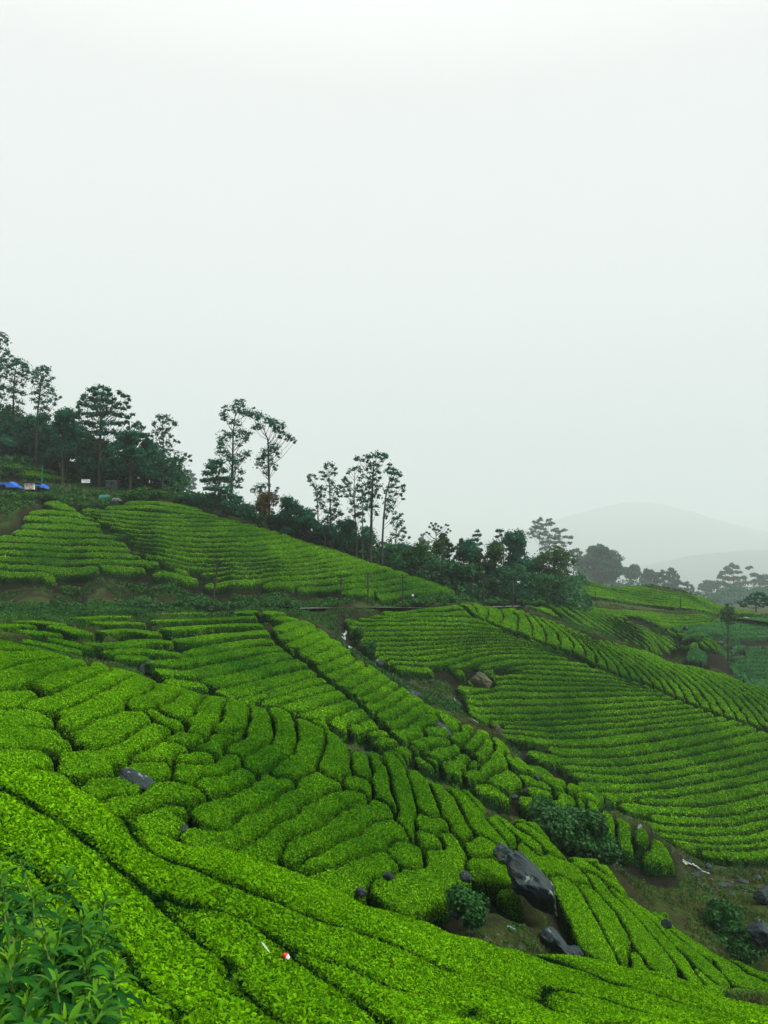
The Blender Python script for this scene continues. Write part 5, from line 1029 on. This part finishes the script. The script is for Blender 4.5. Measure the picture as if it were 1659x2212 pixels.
for (x, y0, y1, Y, lab, mt) in ((1224, 1296, 1308, 140, 'yellow and black marker post by the road before the olive tree', 'yellow'), (1246.5, 1294, 1303, 150, 'short pale marker post at the bend of the road', 'white')):
    a = w3(x, y1, Y); root = empty('marker_post', a); m_ = MB(); pt(m_, x - .9, x + .9, y0 + 5, y1, Y, .15); m_.build('post', M['white'], root, False, a)
    m_ = MB(); pt(m_, x - 1.6, x + 1.6, y0, y0 + 4.5, Y - .02, .05); m_.build('reflector', M[mt], root, False, a); tag(root, lab, 'marker post')
# blue tarpaulin shelters
def tarp(x0, x1, y0, y1, Y, label, dark_left):
    a = w3((x0 + x1) / 2, y1, Y); root = empty('tarpaulin_shelter', a)
    L = w3(x0, y1, Y); R = w3(x1, y1, Y); T = w3(x0, y0, Y)[2]; h = T - L[2]; w = R[0] - L[0]
    xs = np.linspace(0, 1, 22); ys = np.linspace(0, 1, 12); Vs = []
    for s in xs:
        for t in ys:
            z = T - h * (.22 * (1 - s) + 1.0 * max(0, s - .62) / .38 * .75) * 1.0 - .25 * h * abs(t - .5) ** 2 * 2 + .06 * math.sin(9 * s + 5 * t) * h * .4; Vs.append([L[0] + w * s, Y + 3.2 * t, z])
    n2 = len(ys); I = np.arange(len(Vs)).reshape(len(xs), n2); F = np.stack([I[:-1, :-1], I[1:, :-1], I[1:, 1:], I[:-1, 1:]], -1).reshape(-1, 4)
    m_ = MB(); m_.add(Vs, F)
    # front skirt hanging from the roof edge
    sk = []
    for s in xs:
        zt = Vs[int(round(s * 21)) * n2][2]
        for t in (0, .5, 1): sk.append([L[0] + w * s, Y - .05 - .1 * math.sin(12 * s), zt + (L[2] + (.25 if s > .45 else .55) * h - zt) * t])
    I = np.arange(len(sk)).reshape(len(xs), 3); F = np.stack([I[:-1, :-1], I[1:, :-1], I[1:, 1:], I[:-1, 1:]], -1).reshape(-1, 4); m_.add(sk, F)
    m_.build('tarpaulin', M['blue'], root, True, a)
    m_ = MB(); V, F = boxv(L[0] + .1, L[0] + w * .8, Y + .4, Y + 3, L[2] - .6, L[2] + h * .5); m_.add(V, F); m_.build('stall', M['dark'], root, False, a)
    for s in (.03, .6, .95):
        m_ = MB(); V, F = tube([[L[0] + w * s, Y - .02, L[2] - .8], [L[0] + w * s, Y - .02, L[2] + h * .6]], [.04, .04], 6); m_.add(V, F); m_.build('post', M['pole'], root, True, a)
    return tag(root, label, 'shelter')
tarp(-14, 42, 1037, 1058, 123.5, 'larger blue tarpaulin shelter at the left edge', True)
tarp(76, 96, 1043, 1057, 124, 'small blue tarpaulin shelter beside the printed wall panel', False)
a = w3(60, 1057, 123.8); root = empty('poster_stall', a); m_ = MB(); pt(m_, 53, 70, 1042.5, 1057, 123.8, .12); m_.build('panel', M['poster'], root, False, a)
m_ = MB(); pt(m_, 70.6, 74, 1041, 1057, 123.7, .3); m_.build('post', M['white'], root, False, a)
m_ = MB(); pt(m_, 48, 76, 1040.5, 1042.3, 123.4, 2.5); m_.build('roof', M['dark'], root, False, a); tag(root, 'stall wall with a red and white print between the two blue shelters', 'stall')
# houses
def house(x0, x1, yr, ye, yb, Y, label, wall, depth=4.5, door=None, wins=(), gable=True, over=1.5):
    a = w3((x0 + x1) / 2, yb, Y); root = empty('small_house', a); A = w3(x0, yb, Y); B = w3(x1, ye, Y)
    m_ = MB(); V, F = boxv(A[0], B[0], Y, Y + depth, A[2] - 1.5, B[2]); m_.add(V, F); m_.build('wall', M[wall], root, False, a)
    zr = w3(x0, yr, Y)[2]; ov = over / FV * Y; xl, xr = A[0] - ov, B[0] + ov; ym = Y + depth / 2; t = .09
    V = [[xl, Y - ov, B[2]], [xr, Y - ov, B[2]], [xr, ym, zr], [xl, ym, zr], [xl, Y + depth + ov, B[2]], [xr, Y + depth + ov, B[2]]]; V = V + [[p[0], p[1], p[2] + t] for p in V]
    F = [[0, 1, 2, 3], [3, 2, 5, 4], [6, 9, 8, 7], [9, 10, 11, 8], [0, 6, 7, 1], [4, 5, 11, 10], [0, 3, 9, 6], [3, 4, 10, 9], [1, 7, 8, 2], [2, 8, 11, 5]]
    m_ = MB(); m_.add(V, F); m_.build('roof', M['roof'], root, False, a)
    for (p, q, r, s) in wins:
        m_ = MB(); V, F = boxv(A[0] + (B[0] - A[0]) * p, A[0] + (B[0] - A[0]) * q, Y - .05, Y - .005, A[2] + (B[2] - A[2]) * r, A[2] + (B[2] - A[2]) * s); m_.add(V, F); m_.build('window', M['glass'], root, False, a)
    if door:
        p, q = door; m_ = MB(); V, F = boxv(A[0] + (B[0] - A[0]) * p, A[0] + (B[0] - A[0]) * q, Y - .06, Y - .004, A[2], A[2] + (B[2] - A[2]) * .8); m_.add(V, F); m_.build('door', M['dark'], root, False, a)
    return tag(root, label, 'house')
house(822, 834, 1179, 1184, 1194, 127, 'turquoise hut with a grey roof behind the trunks of the tall group', 'cyan', 4.0, (.55, .75), ((.12, .38, .45, .8),))
house(913, 926, 1200, 1205, 1214, 128, 'small grey-roofed house half hidden among trees below the twiggy tree', 'pale', 4, None, ((.3, .6, .4, .8),))
house(228, 254, 1035, 1039, 1049, 134, 'dim pale house inside the left wood', 'pale', 5, (.42, .5), ((.1, .25, .4, .8), (.62, .76, .4, .8)))
# vehicles
def car(x0, x1, yb, yt, Y, label, mat, cover=False):
    a = w3((x0 + x1) / 2, yb, Y); root = empty('parked_car', a); A = w3(x0, yb, Y); B = w3(x1, yt, Y); L = B[0] - A[0]; H = B[2] - A[2]; Wd = L * .4
    prof = [(0, .22), (0, .55), (.04, .62), (.22, .66), (.34, .97), (.40, 1), (.70, 1), (.76, .97), (.9, .66), (.98, .6), (1, .5), (1, .22)]
    V = []; 
    for yy, ins in ((0, 0), (Wd, 0)):
        for px, pz in prof: V.append([A[0] + L * px, Y + yy + (0.12 * L * .4 if (pz > .7 and yy == 0) else (-0.12 * L * .4 if pz > .7 else 0)), A[2] + H * pz])
    n = len(prof); m_ = MB(); m_.add(V, [[k, (k + 1) % n, n + (k + 1) % n, n + k] for k in range(n)])
    ctr = [[A[0] + L * .5, Y, A[2] + H * .4], [A[0] + L * .5, Y + Wd, A[2] + H * .4]]
    V2 = V + ctr; m_.add(V2, [[k, (k + 1) % n, 2 * n] for k in range(n)] + [[n + k, n + (k + 1) % n, 2 * n + 1] for k in range(n)]); m_.build('body', M[mat], root, False, a)
    for p, q in ((.30, .53), (.56, .80)):
        m_ = MB(); y_ = Y + .035 * L; V = [[A[0] + L * p, y_ - .02, A[2] + H * .68], [A[0] + L * q, y_ - .02, A[2] + H * .68], [A[0] + L * (q - .03 if q < .6 else q - .07), y_ + .03, A[2] + H * .93], [A[0] + L * (p + .06 if p < .4 else p), y_ + .03, A[2] + H * .93]]
        m_.add(V, [[0, 1, 2, 3]]); m_.build('window', M['glass'], root, False, a)
    for p in (.2, .8):
        for yy in (-.02, Wd - .1):
            m_ = MB(); cxp = np.array([A[0] + L * p, Y + yy, A[2] + H * .2]); V, F = tube([cxp, cxp + [0, .12, 0]], [H * .2, H * .2], 14); m_.add(V, F); k = np.arange(14); m_.add(V[:14], np.array([[0, j, j + 1] for j in range(1, 13)])); m_.build('wheel', M['rubber'], root, False, a)
    return tag(root, label, 'car')
car(236, 260, 1084, 1075, 121.8, 'light roofed car parked behind the hedge at the top of the broad tea slope', 'roof')
car(1603, 1621, 1342, 1333, 172, 'white car parked beside the lone thin tree, far right', 'pale_paint')
# covered vehicle: a sheet draped over a small truck
a = w3(224, 1080, 122.5); root = empty('covered_truck', a); A = w3(213, 1080, 122.5); L = w3(236, 1080, 122.5)[0] - A[0]; H = w3(0, 1066, 122.5)[2] - A[2]
m_ = MB(); xs = np.linspace(0, 1, 14); V = []
for s in xs:
    for t in np.linspace(0, 1, 9):
        e = math.sin(math.pi * t) ** .35; V.append([A[0] + L * s, 122.5 + 2 * t, A[2] + H * (.3 + e * (.62 - .25 * abs(s - .4) ** 1.5 + .03 * math.sin(14 * s)))])
I = np.arange(len(V)).reshape(14, 9); m_.add(V, np.stack([I[:-1, :-1], I[1:, :-1], I[1:, 1:], I[:-1, 1:]], -1).reshape(-1, 4)); m_.build('cover_sheet', M['teal'], root, True, a)
m_ = MB(); V, F = boxv(A[0] + .1, A[0] + L - .1, 122.6, 124.3, A[2] + H * .12, A[2] + H * .5); m_.add(V, F); m_.build('body', M['dark'], root, False, a)
for p in (.2, .8):
    m_ = MB(); c_ = np.array([A[0] + L * p, 122.5, A[2] + H * .15]); V, F = tube([c_, c_ + [0, .2, 0]], [H * .18, H * .18], 12); m_.add(V, F); m_.build('wheel', M['rubber'], root, False, a)
tag(root, 'small truck under a dark green sheet beside the light roofed car', 'truck')

# ------------------------------------------------------------------ litter on the nearest slope
w = cast(617, 2084, 5, 14); w[2] += .10; k = w[1] / FV * .7
root = empty('crushed_cup', w); ax = np.array([.80, -.15, -.58]); ax /= np.linalg.norm(ax)
def seg(t0, t1, r0, r1, n=5):
    pts = [w + ax * (t0 + (t1 - t0) * i / (n - 1)) for i in range(n)]; rr = [r0 + (r1 - r0) * i / (n - 1) for i in range(n)]
    V, F = tube(pts, rr, 20); V = V + (vnoise(V * 28, 6) * .006)[:, None]; return V, F
m_ = MB(); V, F = seg(-10 * k, 2 * k, 7.5 * k, 8.5 * k); m_.add(V, F); m_.add(np.concatenate([V[:20], [w - ax * 11 * k]]), np.array([[j, (j + 1) % 20, 20] for j in range(20)])); m_.build('lid', M['red'], root, True, w)
m_ = MB(); V, F = seg(2 * k, 13 * k, 8.2 * k, 6.5 * k); m_.add(V, F); m_.add(np.concatenate([V[-20:], [w + ax * 13 * k]]), np.array([[j, (j + 1) % 20, 20] for j in range(20)])); m_.build('body', M['white'], root, True, w)
tag(root, 'crushed red and white plastic cup lying on the nearest tea', 'cup')
M['dry'] = plain_mat('dry leaf', (0.42, 0.50, 0.36), (0.30, 0.40, 0.28), 20, .7)
def long_leaf(p0, d, up, ln, wd, droop, n=7):
    """a folded lanceolate blade that arches over; returns verts and quads"""
    d = d / np.linalg.norm(d); s = np.cross(d, up); s /= np.linalg.norm(s) + 1e-9; V = []
    p = np.array(p0, float); dd = d.copy(); st = ln / (n - 1)
    for i in range(n):
        t = i / (n - 1); w_ = wd * (math.sin(math.pi * min(1, t * .93 + .06)) ** .8) * (1 - .25 * t); nrm = np.cross(s, dd)
        V += [p - s * w_ + nrm * w_ * .35, p.copy(), p + s * w_ + nrm * w_ * .35]
        p = p + dd * st; dd = dd + np.array([0, 0, -droop / n]); dd /= np.linalg.norm(dd)
    F = []
    for i in range(n - 1):
        for j in (0, 1): F.append([i * 3 + j, i * 3 + j + 1, (i + 1) * 3 + j + 1, (i + 1) * 3 + j])
    return np.array(V), np.array(F)
q = cast(565, 2050, 5, 14); q2 = cast(584, 2078, 5, 14); q[2] += .09; q2[2] += .10; V, F = long_leaf(q, q2 - q, np.array([0, -.5, 1.]), np.linalg.norm(q2 - q), .014, .0, 8)
tag(make_mesh('fallen_leaf', V, [F], [M['dry']], True), 'long pale dry leaf lying left of the red and white cup', 'fallen leaf')

# ------------------------------------------------------------------ tall long-leaved plants, bottom left corner
PLS = .84
PLN = [(55,1840,3.9),(175,1890,3.7),(95,1935,3.3),(215,1985,3.3),(20,1960,3.0),(120,2035,2.9),(220,2075,2.9),(35,2080,2.6),(150,2120,2.6),(235,2165,2.7),(75,2170,2.35),(175,2205,2.3),(10,2200,2.2),(245,2040,3.2),(60,2000,3.1),(10,1880,3.6),(120,2240,2.1),(235,2235,2.3)]
wordsP = ['topmost, nearest the tea crest', 'second highest, with a slim upright tip', 'with arching teal leaves', 'rightmost of the upper ones, drooping over the tea', 'at the left edge, halfway up', 'in the middle of the clump', 'with a yellow-green rosette', 'at the left edge with broad teal leaves', 'with a forked pale stem', 'at the lower right end of the clump', 'low, with wide dark leaves', 'at the bottom, second from the right', 'in the very bottom left corner', 'rightmost, half in front of the tea', 'small, between two bigger plants', 'at the left edge, highest one there', 'cut off by the bottom edge', 'lowest right one, cut off by the bottom edge']
for k, (x, y, Y) in enumerate(PLN):
    x = x * .86 - 10; y = y + 2; head = w3(x, y, Y); g = np.array([head[0] + rng.normal() * .12, head[1] + .1, float(Tz(head[0:1], head[1:2])[0]) - .1]); g[2] = min(g[2], head[2] - .35)
    root = empty('leafy_shrub', g); stm = MB(); lv = MB()
    heads = [head] + [head + np.array([rng.normal() * .13, rng.normal() * .12, -.08 - rng.random() * .2]) for _ in range(5)]
    fork = g + (head - g) * .45
    V, F = tube([g, fork], [.012, .009], 6); stm.add(V, F)
    for hd in heads:
        mid = (fork + hd) / 2 + rng.normal(size=3) * .02; V, F = tube([fork, mid, hd], [.008, .006, .004], 6); stm.add(V, F)
        nl = 15; ph = rng.random() * 6
        for j in range(nl):
            t = j / nl; an = ph + j * 2.4; el_ = 1.25 - 1.35 * t + rng.normal() * .12; d = np.array([math.cos(an) * math.cos(el_), math.sin(an) * math.cos(el_), math.sin(el_)])
            p0 = hd - (hd - fork) / np.linalg.norm(hd - fork) * (.11 * t); ln = PLS * (.07 + .085 * min(1, t * 2.2)) * rng.uniform(.65, 1.3)
            V, F = long_leaf(p0, d, np.array([0, 0, 1.]), ln, ln * rng.uniform(.09, .14), 1.3 + rng.random() * .9, 7); n = len(V)
            lv.add(V, F, np.full(n, max(0, 1 - t * 1.6) * rng.uniform(.5, 1)), np.full(n, np.clip(t * 1.0 - .1 + rng.normal() * .25, 0, 1)))
    stm.build('stem', plainstem if k else (plainstem := plain_mat('green stem', (0.10, 0.20, 0.03), rough=.6)), root, True, g); lv.build('leaves', M['shrub'], root, True, g)
    tag(root, 'long-leaved plant ' + wordsP[k], 'plant', 'long-leaved plants in the bottom left corner')

# ------------------------------------------------------------------ the misty air
V, F = boxv(-17000, 17000, -320, 13600, -250, 1350)
hz = make_mesh('haze', V, [F]); hm = bpy.data.materials.new('haze'); hm.use_nodes = True; nt = hm.node_tree; nt.nodes.clear()
ou = nt.nodes.new('ShaderNodeOutputMaterial'); pv = nt.nodes.new('ShaderNodeVolumePrincipled'); pv.inputs['Color'].default_value = (.81, .875, .895, 1); pv.inputs['Density'].default_value = HAZE; pv.inputs['Anisotropy'].default_value = 0.0
nt.links.new(pv.outputs[0], ou.inputs['Volume']); hz.data.materials.append(hm); tag(hz, 'thin pale mist filling the valley air', 'haze', kind='stuff')
print('built', round(time.time() - T00, 1), 'polys', sum(len(o.data.polygons) for o in C.objects if o.type == 'MESH'))
